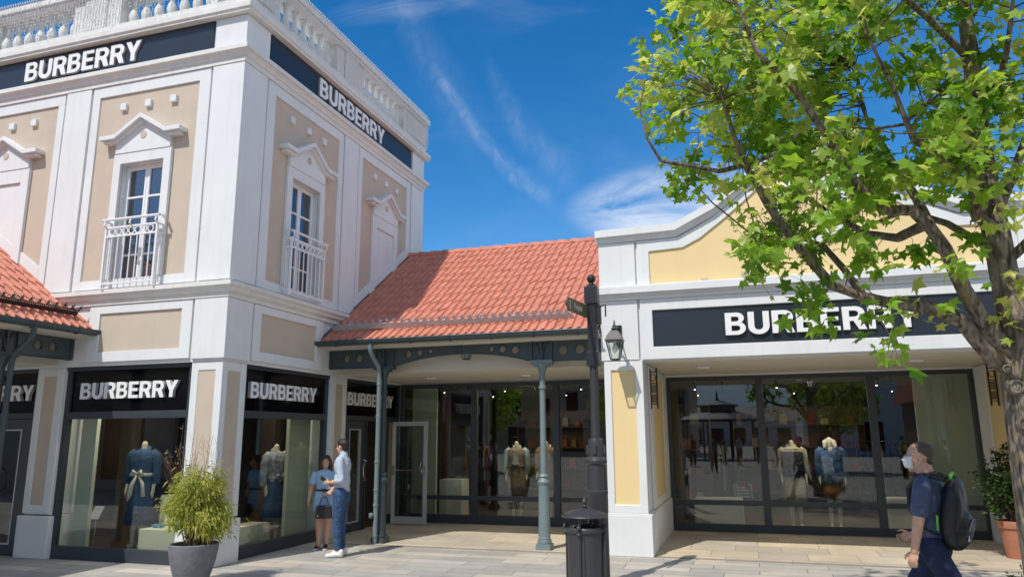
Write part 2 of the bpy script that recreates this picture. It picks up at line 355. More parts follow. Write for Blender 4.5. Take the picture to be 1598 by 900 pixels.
# ---------------------------------------------------------------- the corner tower
X0, Y0 = -6.57, 8.06
FT = lambda s, d, z: (X0-s, Y0-d, z)          # front face: s runs left from the corner, d stands out
RT = lambda s, d, z: (X0+d, Y0+s, z)          # right face: s runs back from the corner
TL_ = 6.03                                    # side of the square tower
def ring(mb, prof, x0, x1, y0, y1):
    """closed moulding round a rectangle; prof = [(d, z)]"""
    b = len(mb.v); n = len(prof)
    for cx, cy, sx_, sy_ in ((x0, y0, -1, -1), (x1, y0, 1, -1), (x1, y1, 1, 1), (x0, y1, -1, 1)):
        for d, z in prof: mb.v.append((cx+sx_*d, cy+sy_*d, z))
    for c in range(4):
        for i in range(n):
            j = (i+1) % n; c2 = (c+1) % 4
            mb.face([b+c*n+i, b+c2*n+i, b+c2*n+j, b+c*n+j])
roofz = lambda b_: 3.10+.675*(b_-2.24) if b_ < 5.45 else 5.267-.675*(b_-5.45)
def pediment(mb, T, c):
    mb.prism([(c-.50, 5.722), (c+.50, 5.722), (c+.50, 5.90), (c, 6.17), (c-.50, 5.90)], 0, .07, T)
    mb.prism([(c-.68, 5.88), (c-.46, 5.88), (c, 6.16), (c+.46, 5.88), (c+.68, 5.88), (c+.68, 5.925), (c+.455, 5.925), (c, 6.205), (c-.455, 5.925), (c-.68, 5.925)], 0, .12, T)
    mb.prism([(c-.73, 5.925), (c-.455, 5.925), (c, 6.205), (c+.455, 5.925), (c+.73, 5.925), (c+.73, 5.99), (c+.45, 5.99), (c, 6.275), (c-.45, 5.99), (c-.73, 5.99)], 0, .17, T)
tower = thing('corner_tower', 'cream and beige two storey corner pavilion with pedimented windows and a balustraded roof', 'building', (X0, Y0, 0))
m = MB()
C1, C2 = 1.63, 4.33
hole1 = (C1-.39, C1+.39, 3.70, 5.56)
for T, e in ((FT, 0), (RT, 1)):
    m.walls(.30 if e else 0, TL_, 2.60, 7.80, [hole1], -.30, 0, T)
Xb, Yb = X0-TL_, Y0+TL_
m.box(Xb, Xb+.3, Y0+.3, Yb, 0, 7.8); m.box(Xb+.3, X0-.3, Yb-.3, Yb, 0, 7.8); m.box(Xb+.3, X0-.3, Y0+.3, Yb-.3, 7.6, 7.8)
m.build('wall', WHITE, tower)
pil, fra, sur, ped, blk = [], [], [], [], []
def BX(lst, *a): lst.append(MB().box(*a))
for T, e in ((FT, 0), (RT, 1)):
    st = lambda d: 0 if e else -d
    BX(pil, st(.045), .50, 0, .045, 3.70, 6.87, T); BX(pil, st(.045), .50, 0, .045, 7.135, 7.615, T); BX(pil, st(.04), .50, 0, .04, 2.635, 3.45, T)
    fra.append(MB().walls(.535, 2.71, 3.70, 6.87, [(.73, 2.57, 3.83, 6.70)], 0, .035, T))
    BX(pil, 2.745, 3.235, 0, .045, max(3.70, roofz(2.745)-.1), 6.87, T)
    rl = lambda s: roofz(s)-.12; bb = lambda s: roofz(s)+.23
    m = MB(); fra.append(m)
    m.prism([(3.27, rl(3.27)), (3.40, rl(3.40)), (3.40, 6.70), (3.27, 6.70)], 0, .035, T)
    m.prism([(5.26, rl(5.26)), (5.44, rl(5.44)), (5.44, 6.70), (5.26, 6.70)], 0, .035, T)
    m.prism([(3.40, rl(3.40)), (5.26, rl(5.26)), (5.26, bb(5.26)), (3.40, bb(3.40))], 0, .035, T)
    m.box(3.27, 5.44, 0, .035, 6.70, 6.87, T)
    BX(pil, 5.475, TL_+.045, 0, .045, 4.9, 6.87, T); BX(pil, 5.50, TL_+.045, 0, .045, 7.135, 7.615, T)
    fra.append(MB().walls(.535, 2.32, 2.65, 3.45, [(.71, 2.13, 2.79, 3.335)], 0, .035, T))
    sur.append(MB().walls(C1-.52, C1+.52, 3.832, 5.72, [(C1-.39, C1+.39, 3.832, 5.56)], 0.01, .06, T))
    m = MB(); sur.append(m); m.walls(C2-.52, C2+.52, 3.9, 5.72, [(C2-.36, C2+.36, 3.9, 5.50)], 0.01, .06, T); m.box(C2-.36, C2+.36, .01, .030, 3.92, 5.50, T)
    for c in (C1, C2):
        m = MB(); ped.append(m); pediment(m, T, c)
        for k in (-.46, 0, .46): BX(blk, c+k-.055, c+k+.055, 0, .055, 6.43, 6.54, T)
each(pil, 'pilaster', WHITE, tower, bevel=.006); each(fra, 'wall_frame', WHITE, tower, bevel=.004); each(sur, 'window_surround', WHITE, tower, bevel=.006)
each(ped, 'pediment', WHITE, tower, bevel=.006); each(blk, 'square_block', WHITE, tower, bevel=.006)
pn, md = [], []
for T, e in ((FT, 0), (RT, 1)):
    pn.append(MB().walls(.73, 2.57, 3.83, 6.70, [(C1-.39, C1+.39, 3.70, 5.56)], .001, .009, T))
    pn.append(MB().prism([(3.40, roofz(3.40)+.23), (5.26, roofz(5.26)+.23), (5.26, 6.70), (3.40, 6.70)], .001, .009, T))
    BX(pn, .71, 2.13, .001, .009, 2.79, 3.335, T)
    for c in (C1, C2):
        md.append(MB().prism([(c+.055*math.cos(a*math.pi/8), 5.97+.055*math.sin(a*math.pi/8)) for a in range(16)], .071, .078, T))
each(pn, 'beige_panel', BEIGE, tower); each(md, 'medallion', BEIGE, tower)
for pr_ in ([(-.05, 3.455), (.05, 3.455), (.05, 3.52), (.07, 3.52), (.10, 3.545), (.10, 3.57), (.125, 3.60), (.14, 3.60), (.14, 3.66), (-.05, 3.69)],
            [(-.05, 6.875), (.055, 6.875), (.055, 6.95), (.08, 6.955), (.08, 6.99), (.11, 7.03), (.14, 7.035), (.14, 7.105), (-.05, 7.125)],
            [(-.05, 7.62), (.13, 7.62), (.13, 7.655), (.155, 7.67), (.155, 7.755), (-.40, 7.80), (-.40, 7.62)]):
    m = MB(); ring(m, pr_, Xb, X0, Y0, Yb); m.build('cornice', STONE, tower, bevel=.004)
# ground floor piers
corner = MB(); piers_ = [corner]; pp = []
corner.box(.03, .47, -.47, -.03, .57, 2.60, FT); corner.box(-.03, .53, -.53, .03, 0, .56, FT)
for T, e in ((FT, 0), (RT, 1)):
    corner.walls(.03 if e else 0, .5, .585, 2.60, [(.115, .385, .70, 2.48)], -.03, 0, T); BX(pp, .115, .385, -.0295, -.012, .70, 2.48, T)
    m = MB(); piers_.append(m)
    m.box(2.70, 3.20, -.50, -.03, .57, 2.60, T); m.box(2.66, 3.24, -.53, .03, 0, .56, T)
    m.walls(2.70, 3.20, .585, 2.60, [(2.84, 3.08, .70, 2.48)], -.03, 0, T); BX(pp, 2.84, 3.08, -.0295, -.012, .70, 2.48, T)
    BX(piers_, 5.36, TL_, -.5 if not e else -.3, 0, 0, 2.6, T)
each(piers_, 'ground_floor_pier', WHITE, tower, bevel=.012); each(pp, 'pier_panel', BEIGE, tower)
m = MB(); m.box(Xb+.3, X0-.31, Y0+.31, Yb-.3, 2.62, 2.70); m.build('shop_ceiling', CEIL, tower)
m = MB(); m.box(Xb+.3, X0-.14, Y0+.14, Yb-.3, -.02, .03); m.build('shop_floor', WOODF, tower)
m = MB()
m.box(Xb+.32, X0-.32, Yb-.40, Yb-.32, .03, 2.6); m.box(Xb+.32, Xb+.42, Y0+.32, Yb-.4, .03, 2.6)
m.box(X0-3.6, X0-3.45, Y0+3.2, Yb-.4, .03, 2.6)
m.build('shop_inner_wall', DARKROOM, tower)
for c_ in ((X0-2.05, X0-1.75, Y0+1.9, Y0+2.2), (X0-3.1, X0-2.9, Y0+1.5, Y0+1.7), (X0-2.2, X0-1.9, Y0+3.9, Y0+4.2)): MB().box(*c_, .03, 2.6).build('shop_column', BEAM2, tower)
# shopfronts of the tower
def pane(parent, T, u0, u1, z0, z1, d, m_=None):
    q = MB(); q.box(u0, u1, d-.006, d, z0, z1, T); return q.build('pane', m_ or GLASS, parent)
BLACKG = mat('black_back_painted_glass', (.004, .004, .005), .06, spec=.3)
for T, e in ((FT, 0), (RT, 1)):
    f = MB(); f.walls(.5, 2.70, 0, 2.60, [(.58, 2.62, .17, 1.87), (.58, 2.62, 1.97, 2.545)], -.14, -.055, T)
    f.walls(.5, 2.70, 2.545, 2.60, [], -.055, -.035, T)
    fr = f.build('shopfront', ANTH, tower, bevel=.004)
    pane(fr, T, .57, 2.63, .16, 1.88, -.095); h = MB(); h.box(.57, 2.63, -.12, -.09, 1.96, 2.55, T); h.build('header_panel', BLACKG, fr)
    # entrance bay next to the pier, with its pair of glazed doors
    x = 5.34
    f = MB(); f.walls(3.20, x, 0, 2.60, [(3.28, x-.06, 1.97, 2.545), (3.30, 4.02, 0, 1.89), (4.06, 4.80, 0, 1.89), (4.86, x-.06, .16, 1.87)], -.14, -.055, T)
    fr = f.build('entrance_frame', ANTH, tower, bevel=.004)
    h = MB(); h.box(3.27, x-.05, -.12, -.09, 1.96, 2.55, T); h.build('header_panel', BLACKG, fr)
    pane(fr, T, 4.85, x-.05, .15, 1.88, -.095)
    leaves = [(3.31, 4.01)] + ([] if e else [(4.07, 4.79)])
    for u0, u1 in leaves:
        q = MB(); q.walls(u0, u1, .02, 1.88, [(u0+.15, u1-.15, .15, 1.74)], -.12, -.075, T); dr = q.build('door', ANTH, tower, bevel=.003)
        q = MB(); q.walls(u0+.15, u1-.15, .15, 1.74, [(u0+.17, u1-.17, .17, 1.72)], -.115, -.068, T); q.build('glazing_bead', ZINC, dr)
        pane(dr, T, u0+.16, u1-.16, .16, 1.73, -.095)
        q = MB(); uc = u1-.07; q.tube([T(uc+.0, -.075, .83), T(uc, .0, .86)]+[T(uc-.13*math.sin(R(a)), .02, 1.02-.16*math.cos(R(a))) for a in range(0, 181, 20)]+[T(uc, .0, 1.18), T(uc, -.075, 1.21)], .013, 8); q.build('handle', CHROME, dr, smooth=True)
# pale display panels just inside the shop windows
disp = []
for lab, bx_ in (('tall pale panel behind the left end of the corner shop window facing the square', (X0-2.60, X0-2.33, Y0+.30, Y0+.36)),
                 ('tall pale panel behind the far end of the corner shop side window', (X0-.36, X0-.30, Y0+2.02, Y0+2.60))):
    q = MB(); q.box(bx_[0], bx_[1], bx_[2], bx_[3], .03, 2.6); o = q.build('room_divider', PALE, base=(bx_[0], bx_[2], 0)); tag(o, lab, 'display panel', 'pale panels behind the shop glass')
# upper windows with their balconies
for T, e in ((FT, 0), (RT, 1)):
    f = MB(); c = C1
    f.walls(c-.39, c+.39, 3.70, 5.56, [(c-.365, c-.010, 3.73, 5.535), (c+.010, c+.365, 3.73, 5.535)], -.15, -.08, T)
    fr = f.build('window', WPAINT, tower, bevel=.004)
    for s_ in (-1, 1):
        a, b = (c-.365, c-.010) if s_ < 0 else (c+.010, c+.365)
        q = MB(); q.walls(a, b, 3.73, 5.535, [(a+.035, b-.035, z0, z0+.405) for z0 in (3.78, 4.215, 4.65, 5.085)], -.12, -.075, T)
        sh = q.build('sash', WPAINT, fr, bevel=.003)
        pane(fr, T, a+.03, b-.03, 3.80, 5.48, -.10, GLASSD)
    q = MB(); q.box(c-.6, c+.6, -1.2, -1.15, 3.6, 5.7, T); q.build('curtain', mat('dark_curtain%d' % e, (.10, .11, .13), .9), fr)
    rl = MB(); D = .165; a, b = c-.50, c+.40
    zt = 4.55
    def bar(p, q_, r=.011): rl.tube([T(*p), T(*q_)], r, 6)
    for z_ in (3.735, 4.42, zt):
        rl.box(a, b, D-.012, D+.012, z_-.012, z_+.012, T)
        for s_ in (a, b): rl.box(s_-.012, s_+.012, 0.06, D-.012, z_-.012, z_+.012, T)
    for s_ in (a, b): rl.box(s_-.015, s_+.015, D-.015, D+.015, 3.68, zt+.02, T)
    n = 8
    for i in range(1, n): bar((a+(b-a)*i/n, D, 3.74), (a+(b-a)*i/n, D, 4.42), .009)
    for s_ in (a, b):
        for dd in (.08, .12): bar((s_, dd, 3.74), (s_, dd, 4.42), .009)
    for i in range(n-1):
        u = a+(b-a)*(i+1)/n
        rl.tube([T(u+.048*math.cos(R(t)), D, 4.486+.048*math.sin(R(t))) for t in range(0, 361, 30)], .009, 5)
    rail = [T(a-.03, .06, zt+.10), T(a-.06, .16, zt+.12), T(a-.05, D+.03, zt+.11), T(b+.05, D+.03, zt+.11), T(b+.06, .16, zt+.12), T(b+.03, .06, zt+.10)]
    rl.tube(rail, .02, 8)
    for s_ in (a, (a+b)/2, b): rl.tube([T(s_, D, zt), T(s_, D+.05, zt+.03), T(s_, D+.03, zt+.10)], .012, 6)
    for s_ in (a, b): rl.tube([T(s_, D, 3.70), T(s_, .12, 3.70), T(s_, .06, 3.78)], .012, 6)
    rl.build('balcony_railing', WPAINT, tower, smooth=True)
# balustrade
bl = MB()
piers = [(-.10, .62), (2.32, 3.26), (4.98, TL_+.10)]
for T, e in ((FT, 0), (RT, 1)):
    s0 = .10 if e else -.10
    bl.box(.28 if e else -.10, TL_, -.28, .10, 7.79, 7.865, T)
    for i, (a, b) in enumerate(piers):
        if i == 0: a = .25 if e else -.07
        bl.box(a, b, -.25, .07, 7.866, 8.40, T)
        if i == 1: bl.box(a+.25, b-.25, .071, .10, 7.866, 8.40, T)
        else: bl.box(a+.12 if i else .1, b-.12, .071, .095, 7.92, 8.34, T)
    bl.box(.30 if e else -.12, TL_, -.30, .12, 8.401, 8.45, T); bl.box(.33 if e else -.155, TL_+.1, -.33, .155, 8.451, 8.56, T); bl.box(.28 if e else -.10, TL_+.06, -.28, .10, 8.561, 8.60, T)
bal = bl.build('balustrade', STONE, tower, bevel=.006)
prof = [(.062, 7.865), (.062, 7.895), (.04, 7.90), (.045, 7.93), (.072, 7.99), (.078, 8.05), (.066, 8.11), (.040, 8.17), (.030, 8.24), (.034, 8.30), (.045, 8.315), (.045, 8.33), (.032, 8.34), (.058, 8.375), (.058, 8.402)]
proto = MB().lathe(prof, 0, 0, 12)
bm_ = None
for T, e in ((FT, 0), (RT, 1)):
    for a, b in ((.62, 2.32), (3.26, 4.98)):
        n = 7
        for i in range(n):
            u = a+(b-a)*(i+.5)/n; p = T(u, -.08, 0)
            if bm_ is None: o = proto.build('baluster', STONE, bal, smooth=True, base=None); o.data.transform(Matrix.Translation(ORIG[bal.name])); bm_ = o.data; o.location = Vector(p)-ORIG[bal.name]
            else: o = bpy.data.objects.new('baluster', bm_); C.objects.link(o); o.parent = bal; o.location = Vector(p)-ORIG[bal.name]
# icicle light strings hanging from the handrail
WIRE = mat('white_light_wire', (.70, .70, .68), .5); LED = mat('clear_led_bud', (.85, .86, .88), .25)
for T, e, lab in ((FT, 0, 'curtain of white fairy light strings over the balustrade facing the square'), (RT, 1, 'curtain of white fairy light strings over the balustrade above the tiled roof')):
    q = MB(); r_ = random.Random(3+e)
    q.tube([T(-.15 if not e else .0, .165, 8.565), T(TL_, .165, 8.565)], .008, 4)
    u = .02
    while u < TL_:
        ln = r_.uniform(.30, .72); z = 8.56; pts = [T(u, .168, z)]; uu = u
        while z > 8.56-ln:
            z -= .06; uu = u+r_.uniform(-.014, .014); pts.append(T(uu, .155+r_.uniform(-.012, .012), z))
            q.mi = 1; a_ = r_.uniform(-1, 1)*.022
            q.tube([T(uu, .155, z), T(uu+a_, .165, z-.018)], [.0032, .0052], 4); q.mi = 0
        q.tube(pts, .0026, 3)
        u += r_.uniform(.045, .075)
    u = 0.
    while u < TL_:      # buds standing along the top edge
        q.mi = 1; q.tube([T(u, .13, 8.60), T(u+r_.uniform(-.01, .01), .13, 8.63)], .006, 4); u += .05
    q.mi = 0
    for i, (a, b) in enumerate(piers):   # nets wrapped round the piers
        u = max(a, 0)+.03
        while u < b-.03:
            q.tube([T(u+r_.uniform(-.012, .012), .108, 7.88+k*.065) for k in range(9)], .0035, 3)
            q.mi = 1
            for k in range(9): q.tube([T(u, .108, 7.88+k*.065), T(u+.016, .112, 7.868+k*.065)], [.003, .006], 4)
            q.mi = 0; u += .06
    o = q.build('fairy_light_curtain', [WIRE, LED], base=T(0, .12, 8.56)); tag(o, lab, 'string lights', 'fairy light curtains on the tower')

def sign(name, label, T, u0, u1, z0, z1, d0, d1, bm, wu, ww, wz, wh, th, udir, nrm, rev, frame=None):
    s_ = thing(name, label, 'sign', T((u0+u1)/2, d0, z0), 'shop name signs')
    q = MB(); q.box(u0, u1, d0, d1, z0, z1, T); 
    if bm: q.build('sign_board', bm, s_, bevel=.003)
    word('BURBERRY', s_, T(wu, d1, wz), udir, nrm, ww, wh, th)
    return s_
fu, fn = (1, 0, 0), (0, -1, 0); ru, rn = (0, 1, 0), (1, 0, 0)
sign('shop_sign', 'long dark shop name board with white letters under the balustrade, facing the square', FT, .55, 5.46, 7.135, 7.615, .002, .03, NAVY, 4.17, 2.31, 7.215, .325, .035, fu, fn, 0)
sign('shop_sign', 'long dark shop name board with white letters on the shaded side of the tower', RT, .55, 5.46, 7.135, 7.615, .002, .03, NAVY, 1.84, 2.31, 7.215, .325, .035, ru, rn, 0)
def letters_only(label, T, wu, ww, wz, wh, d, th, u, n_):
    s_ = thing('shop_sign', label, 'sign', T(wu, d, wz), 'shop name signs')
    word('BURBERRY', s_, T(wu, d, wz), u, n_, ww, wh, th); return s_
letters_only('white shop name letters above the corner window with the blue denim dress', FT, 2.42, 1.68, 2.145, .225, -.088, .05, fu, fn)
letters_only('white shop name letters above the side window behind the talking couple', RT, .66, 1.66, 2.145, .225, -.088, .05, ru, rn)
letters_only('white shop name letters over the glazed doors behind the drainpipe', RT, 3.30, 1.72, 2.145, .225, -.088, .05, ru, rn)
letters_only('white shop name letters over the doors at the left edge, cut off by the picture', FT, 5.02, 1.72, 2.145, .225, -.088, .05, fu, fn)

# ---------------------------------------------------------------- tiled arcades (right one along the back, left one coming forward)
AT_R = lambda a, b, z: (X0+a, Y0+b, z)
AT_L = lambda a, b, z: (X0-b, Y0-a, z)
def tiles(mb, T, a0, a1, rows, b0, b1, per=.135):
    """pan tiles: waves along a, courses up the slope from b0 to b1"""
    sl = math.hypot(1, .675); n = int(round((a1-a0)/per))*8; r_ = random.Random(5)
    up = (-.675/sl, 1/sl)           # normal in (b, z)
    for k in range(rows):
        t0, t1 = k/rows, (k+1)/rows+.012
        b = len(mb.v)
        tl = [r_.uniform(-.005, .005) for _ in range(n//8+2)]
        lines = [(t0, -.004, 1), (t0, .018, 1), ((t0+t1)/2, .010, .5), (t1, .004, 0)]
        for t, hgt, scal in lines:
            for i in range(n+1):
                a = a0+(a1-a0)*i/n; ph = 2*math.pi*(a-a0)/per
                fr__ = (ph/(2*math.pi)) % 1.0; wv = .010*math.sin(math.pi*fr__)+.034*fr__**1.3-.018; bt = t + scal*(.020*fr__**2.2-.010)*12/rows
                seam = 0
                h = wv+hgt+.02+seam+tl[i//8]
                bb_ = b0+(b1-b0)*bt; mb.v.append(tuple(T(a, bb_+up[0]*h, 3.10+.675*(bb_-2.24)+up[1]*h)))
        for j in range(3):
            for i in range(n):
                q = b+j*(n+1)+i; mb.av = 0; mb.face([q, q+1, q+n+2, q+n+1])
def arcade(T, right):
    L_ = 4.60
    root = thing('covered_arcade', 'arcade with a red tiled roof between the tower and the yellow shop' if right else 'arcade with a red tiled roof at the left edge, seen end on', 'arcade', T(0, 2.6, 0), 'tiled arcades beside the tower')
    q = MB(); tiles(q, T, .02, L_, 12, 2.22, 5.43); q.build('tiled_roof', TILE, root, smooth=True, recalc=True, angle=40)
    q = MB()      # deck under the tiles and the back slope
    q.prism([(2.24, 3.03), (2.24, 3.09), (5.45, 5.25), (8.6, 3.13), (8.6, 3.05), (5.45, 5.16)], .0, L_, lambda u, w_, z: T(w_, u, z))
    q.build('roof_deck', mat('brown_roof_boards%d' % right, (.18, .10, .07), .8), root)
    q = MB(); n = 17
    for i in range(n):
        a0 = .02+(L_-.02)*i/n; a1 = .02+(L_-.02)*(i+1)/n
        pts = [T(a0-.015, 5.44, 5.275), T(a1, 5.44, 5.262)]
        q.tube(pts, [.085, .072], 10)
    q.build('ridge_tile', TILE, root, smooth=True)
    q = MB(); q.tube([T(0.02, 2.26, 3.13), T(0.02, 3.9, 4.24), T(0.02, 5.4, 5.25)], .03, 6); q.build('wall_flashing', TILE if not right else IRON, root)
    # gutter
    q = MB(); r0 = .065; prof = [(2.175+r0*math.cos(R(a)), 3.085+r0*math.sin(R(a))) for a in range(180, 361, 20)]+[(2.175+(r0-.008)*math.cos(R(a)), 3.085+(r0-.008)*math.sin(R(a))) for a in range(360, 179, -20)]
    q.prism(prof, 0.0, L_+.0, lambda u, w_, z: T(w_, u, z))
    q.tube([T(0., 2.11, 3.092), T(L_, 2.11, 3.092)], .011, 6)
    for i in range(7): q.tube([T(.35+i*.66, 2.175+.072*math.cos(R(a)), 3.085+.072*math.sin(R(a))) for a in range(180, 361, 30)], .010, 5)
    gt = q.build('gutter', IRON, root, smooth=True)
    # fascia and soffit board behind the gutter
    q = MB(); q.box(0, L_, 2.255, 2.60, 3.0, 3.045, T); q.build('eaves_board', CREAM, root)
    # snow guard: perforated strip with small finials
    q = MB()
    def onr(a, b, h): return T(a, b-.56*h, 3.10+.675*(b-2.24)+.83*h)
    b_ = 2.50
    for h in (.055, .10, .135): q.tube([onr(.12, b_, h), onr(L_-.42, b_, h)], .008, 4)
    q.prism([(.12, 0), (L_-.42, 0), (L_-.42, .04), (.12, .04)], 0, .006, lambda u, w_, z: onr(u, b_-w_, .06+z))
    a = .12; i = 0
    while a < L_-.42:
        q.tube([onr(a, b_, .055), onr(a+.03, b_, .135)], .006, 3); q.tube([onr(a+.03, b_, .055), onr(a, b_, .135)], .006, 3)
        if i % 4 == 0:
            c = a; q.tube([onr(c, b_, .13), onr(c, b_, .225)], [.010, .005], 4)
            q.tube([onr(c-.028, b_, .150), onr(c+.028, b_, .200)], .008, 4); q.tube([onr(c+.028, b_, .150), onr(c-.028, b_, .200)], .008, 4)
        if i % 18 == 6: q.tube([onr(a, b_, .02), onr(a, b_+.05, .05), onr(a, b_+.26, .05)], .014, 4)
        a += .032; i += 1
    q.build('snow_guard', ZINC if right else BLACK, root)
    # cast iron beam with round holes, two posts and their brackets
    P1, P2 = 1.02, 3.65; B0, B1 = 2.585, 2.625; zt_, zb = 3.0, 2.715
    q = MB()
    def ribbon(top, bot, n=40):
        pass
    def arch(u):
        if u < P1+.18 or u > P2-.18: return zb
        t = (u-(P1+.18))/(P2-P1-.36); return zb+.165*math.sin(math.pi*t)**.75
    circ = [(.33, .066), (.56, .066), (1.44, .062), (1.64, .052), (1.82, .040), (2.85, .040), (3.03, .052), (3.23, .062), (3.98, .072), (4.24, .072)]
    circ = [(u, (zt_+.002+max(arch(u), zb))/2-.005, r) for u, r in circ]
    # plate built column by column, leaving real holes
    def col(u0, u1, z0, z1):
        if z1-z0 > .002: q.prism([(u0, z0[0] if isinstance(z0, tuple) else z0), (u1, z0), (u1, z1), (u0, z1)], B0, B1, lambda u, w_, z: T(u, w_, z))
    N_ = 230; us = [.03+(L_-.03)*i/N_ for i in range(N_+1)]
    for i in range(N_):
        ua, ub = us[i], us[i+1]; um = (ua+ub)/2; hit = None
        for (cu_, cz_, rr) in circ:
            if abs(um-cu_) < rr: hit = (cz_, rr, cu_)
        A = lambda u: arch(u)
        tt = lambda u, w_, z: T(u, w_, z)
        if hit:
            cz_, rr, cu_ = hit; ha = math.sqrt(max(rr*rr-(ua-cu_)**2, 0)); hb = math.sqrt(max(rr*rr-(ub-cu_)**2, 0))
            q.prism([(ua, A(ua)), (ub, A(ub)), (ub, cz_-hb), (ua, cz_-ha)], B0, B1, tt); q.prism([(ua, cz_+ha), (ub, cz_+hb), (ub, zt_), (ua, zt_)], B0, B1, tt)
        else: q.prism([(ua, A(ua)), (ub, A(ub)), (ub, zt_), (ua, zt_)], B0, B1, tt)
    beam = q.build('cast_iron_beam', IRON, root)
    q = MB(); q.tube([T(u, 2.605, arch(u)-.008) for u in us[::4]], .018, 6)      # rib under the plate
    for cu_, cz_, rr in circ: q.tube([T(cu_+rr*math.cos(R(a)), B0-.004, cz_+rr*math.sin(R(a))) for a in range(0, 361, 24)], .007, 5)
    for u in (.03, L_/2+.03, L_/2-.03): q.box(u-.02, u+.02, B0-.012, B0-.001, zb-.02 if u < .1 else arch(u), zt_-.01, T)
    q.build('beam_moulding', IRON, beam, smooth=True)
    for i, p in enumerate((P1, P2)):
        post = MB(); f_ = lambda a, k: 1+(.035*math.cos(16*a) if 3 <= k <= 4 else 0)
        cx, cy, _ = T(p, 2.605, 0)
        post.box(p-.105, p+.105, 2.5, 2.71, 0, .085, T)
        post.lathe([(.098, .085), (.105, .11), (.095, .14)], cx, cy, 32)
        post.lathe([(.085, .14), (.088, .16), (.083, .17), (.083, .2), (.074, .88), (.074, .90)], cx, cy, 64, mod=lambda a, k: 1+(.05*math.cos(16*a) if k in (3, 4) else 0))
        post.lathe([(.074, .90), (.09, .92), (.092, .945), (.07, .97), (.06, 1.0), (.075, 1.02), (.066, 1.045), (.047, 1.06), (.043, 2.28), (.058, 2.29), (.058, 2.325), (.043, 2.335), (.043, 2.52), (.055, 2.545), (.07, 2.60), (.10, 2.66)], cx, cy, 24)
        post.box(p-.17, p+.17, 2.53, 2.68, 2.66, 2.715, T); post.box(p-.11, p+.11, 2.54, 2.67, 2.625, 2.66, T)
        if not i: post.mi = 0
        post.build('post', [IRONL if i else IRON], root, smooth=True)
        br = MB()
        for s_ in (-1, 1):
            br.box(p+s_*.155-.014, p+s_*.155+.014, 2.55, 2.585, 2.72, 3.0, T)
            br.tube([T(p+s_*(.02+.125*(1-math.cos(R(a)))), 2.565, 2.74+.25*math.sin(R(a))) for a in range(0, 91, 15)], .009, 5)
        br.box(p-.014, p+.014, 2.55, 2.585, 2.72, 3.0, T); br.build('post_bracket', IRON, root)
    # ceiling and white band
    q = MB(); q.box(0.0, L_, 2.95, 5.28, 2.63, 2.68, T); q.box(0.0, L_, 2.90, 2.95, 2.63, 3.35, T); q.build('ceiling', CREAM, root)
    q = MB(); q.box(0, L_+.0, 5.31, 5.60, 2.605, 4.9, T); q.build('back_wall', WHITE, root)
    for a_ in ((1.15, 2.9, 4.25) if right else (2.9,)): MB().box(a_, a_+.17, 3.95, 4.10, 2.60, 2.629, T).build('ceiling_light', WPAINT, root, bevel=.01)
    # downpipe beside the first post
    q = MB(); px = 1.0
    q.lathe([(.035, 3.02), (.05, 3.06), (.05, 3.10)], *T(px, 2.175, 0)[:2], 12)
    q.tube([T(px-.02, 2.175, 3.05), T(px-.02, 2.175, 2.95), T(px-.015, 2.22, 2.86), T(px, 2.42, 2.70), T(px, 2.46, 2.60), T(px, 2.47, 2.5), T(px, 2.47, 0.0)], .036, 14)
    for z in (.10, .55, .78, 1.2, 1.9, 2.4): q.lathe([(.041, z), (.043, z+.005), (.043, z+.03), (.041, z+.035)], *T(px, 2.47, 0)[:2], 14)
    q.tube([T(px-.04, 2.43, .42), T(px-.07, 2.40, .42)], .04, 12)
    q.build('downpipe', IRONL if right else IRON, root, smooth=True)
    return root
arc_r = arcade(AT_R, True); arc_l = arcade(AT_L, False)
# interior and glass front behind the right arcade
YG = 13.40
def GT(u, d, z): return (u, YG-d, z)
f = MB()
pan = [(-6.50, -5.07), (-4.95, -3.46), (-3.34, -1.98)]
f.walls(X0, -1.95, 0, 2.60, [h for a, b in pan for h in ((a, b, .16, .43), (a, b, .505, 2.53))], 0, .08, GT)
sf = f.build('glass_front', ANTH, arc_r, bevel=.004)
for a, b in pan: pane(sf, GT, a-.01, b+.01, .15, 2.54, .04)
q = MB()
for a, b in pan: 
    for u in (a+.12, b-.14): q.box(u, u+.04, .081, .086, .09, .105, GT)
q.build('drain_slot', BLACK, sf)
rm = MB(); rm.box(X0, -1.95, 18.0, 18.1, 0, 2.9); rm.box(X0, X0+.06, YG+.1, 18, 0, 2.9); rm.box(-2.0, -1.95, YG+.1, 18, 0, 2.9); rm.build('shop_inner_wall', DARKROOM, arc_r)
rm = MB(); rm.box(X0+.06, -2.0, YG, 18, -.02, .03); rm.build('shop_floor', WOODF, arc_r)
rm = MB(); rm.box(X0, -1.95, YG+.14, 18.1, 2.7, 2.8); rm.build('shop_ceiling', CEIL, arc_r)
q = MB(); q.box(X0+.09, X0+.62, YG+.30, YG+.36, .03, 2.69); o = q.build('room_divider', PALE, base=(X0+.1, YG+.3, 0)); tag(o, 'tall pale panel seen through and above the open white door', 'display panel', 'pale panels behind the shop glass')
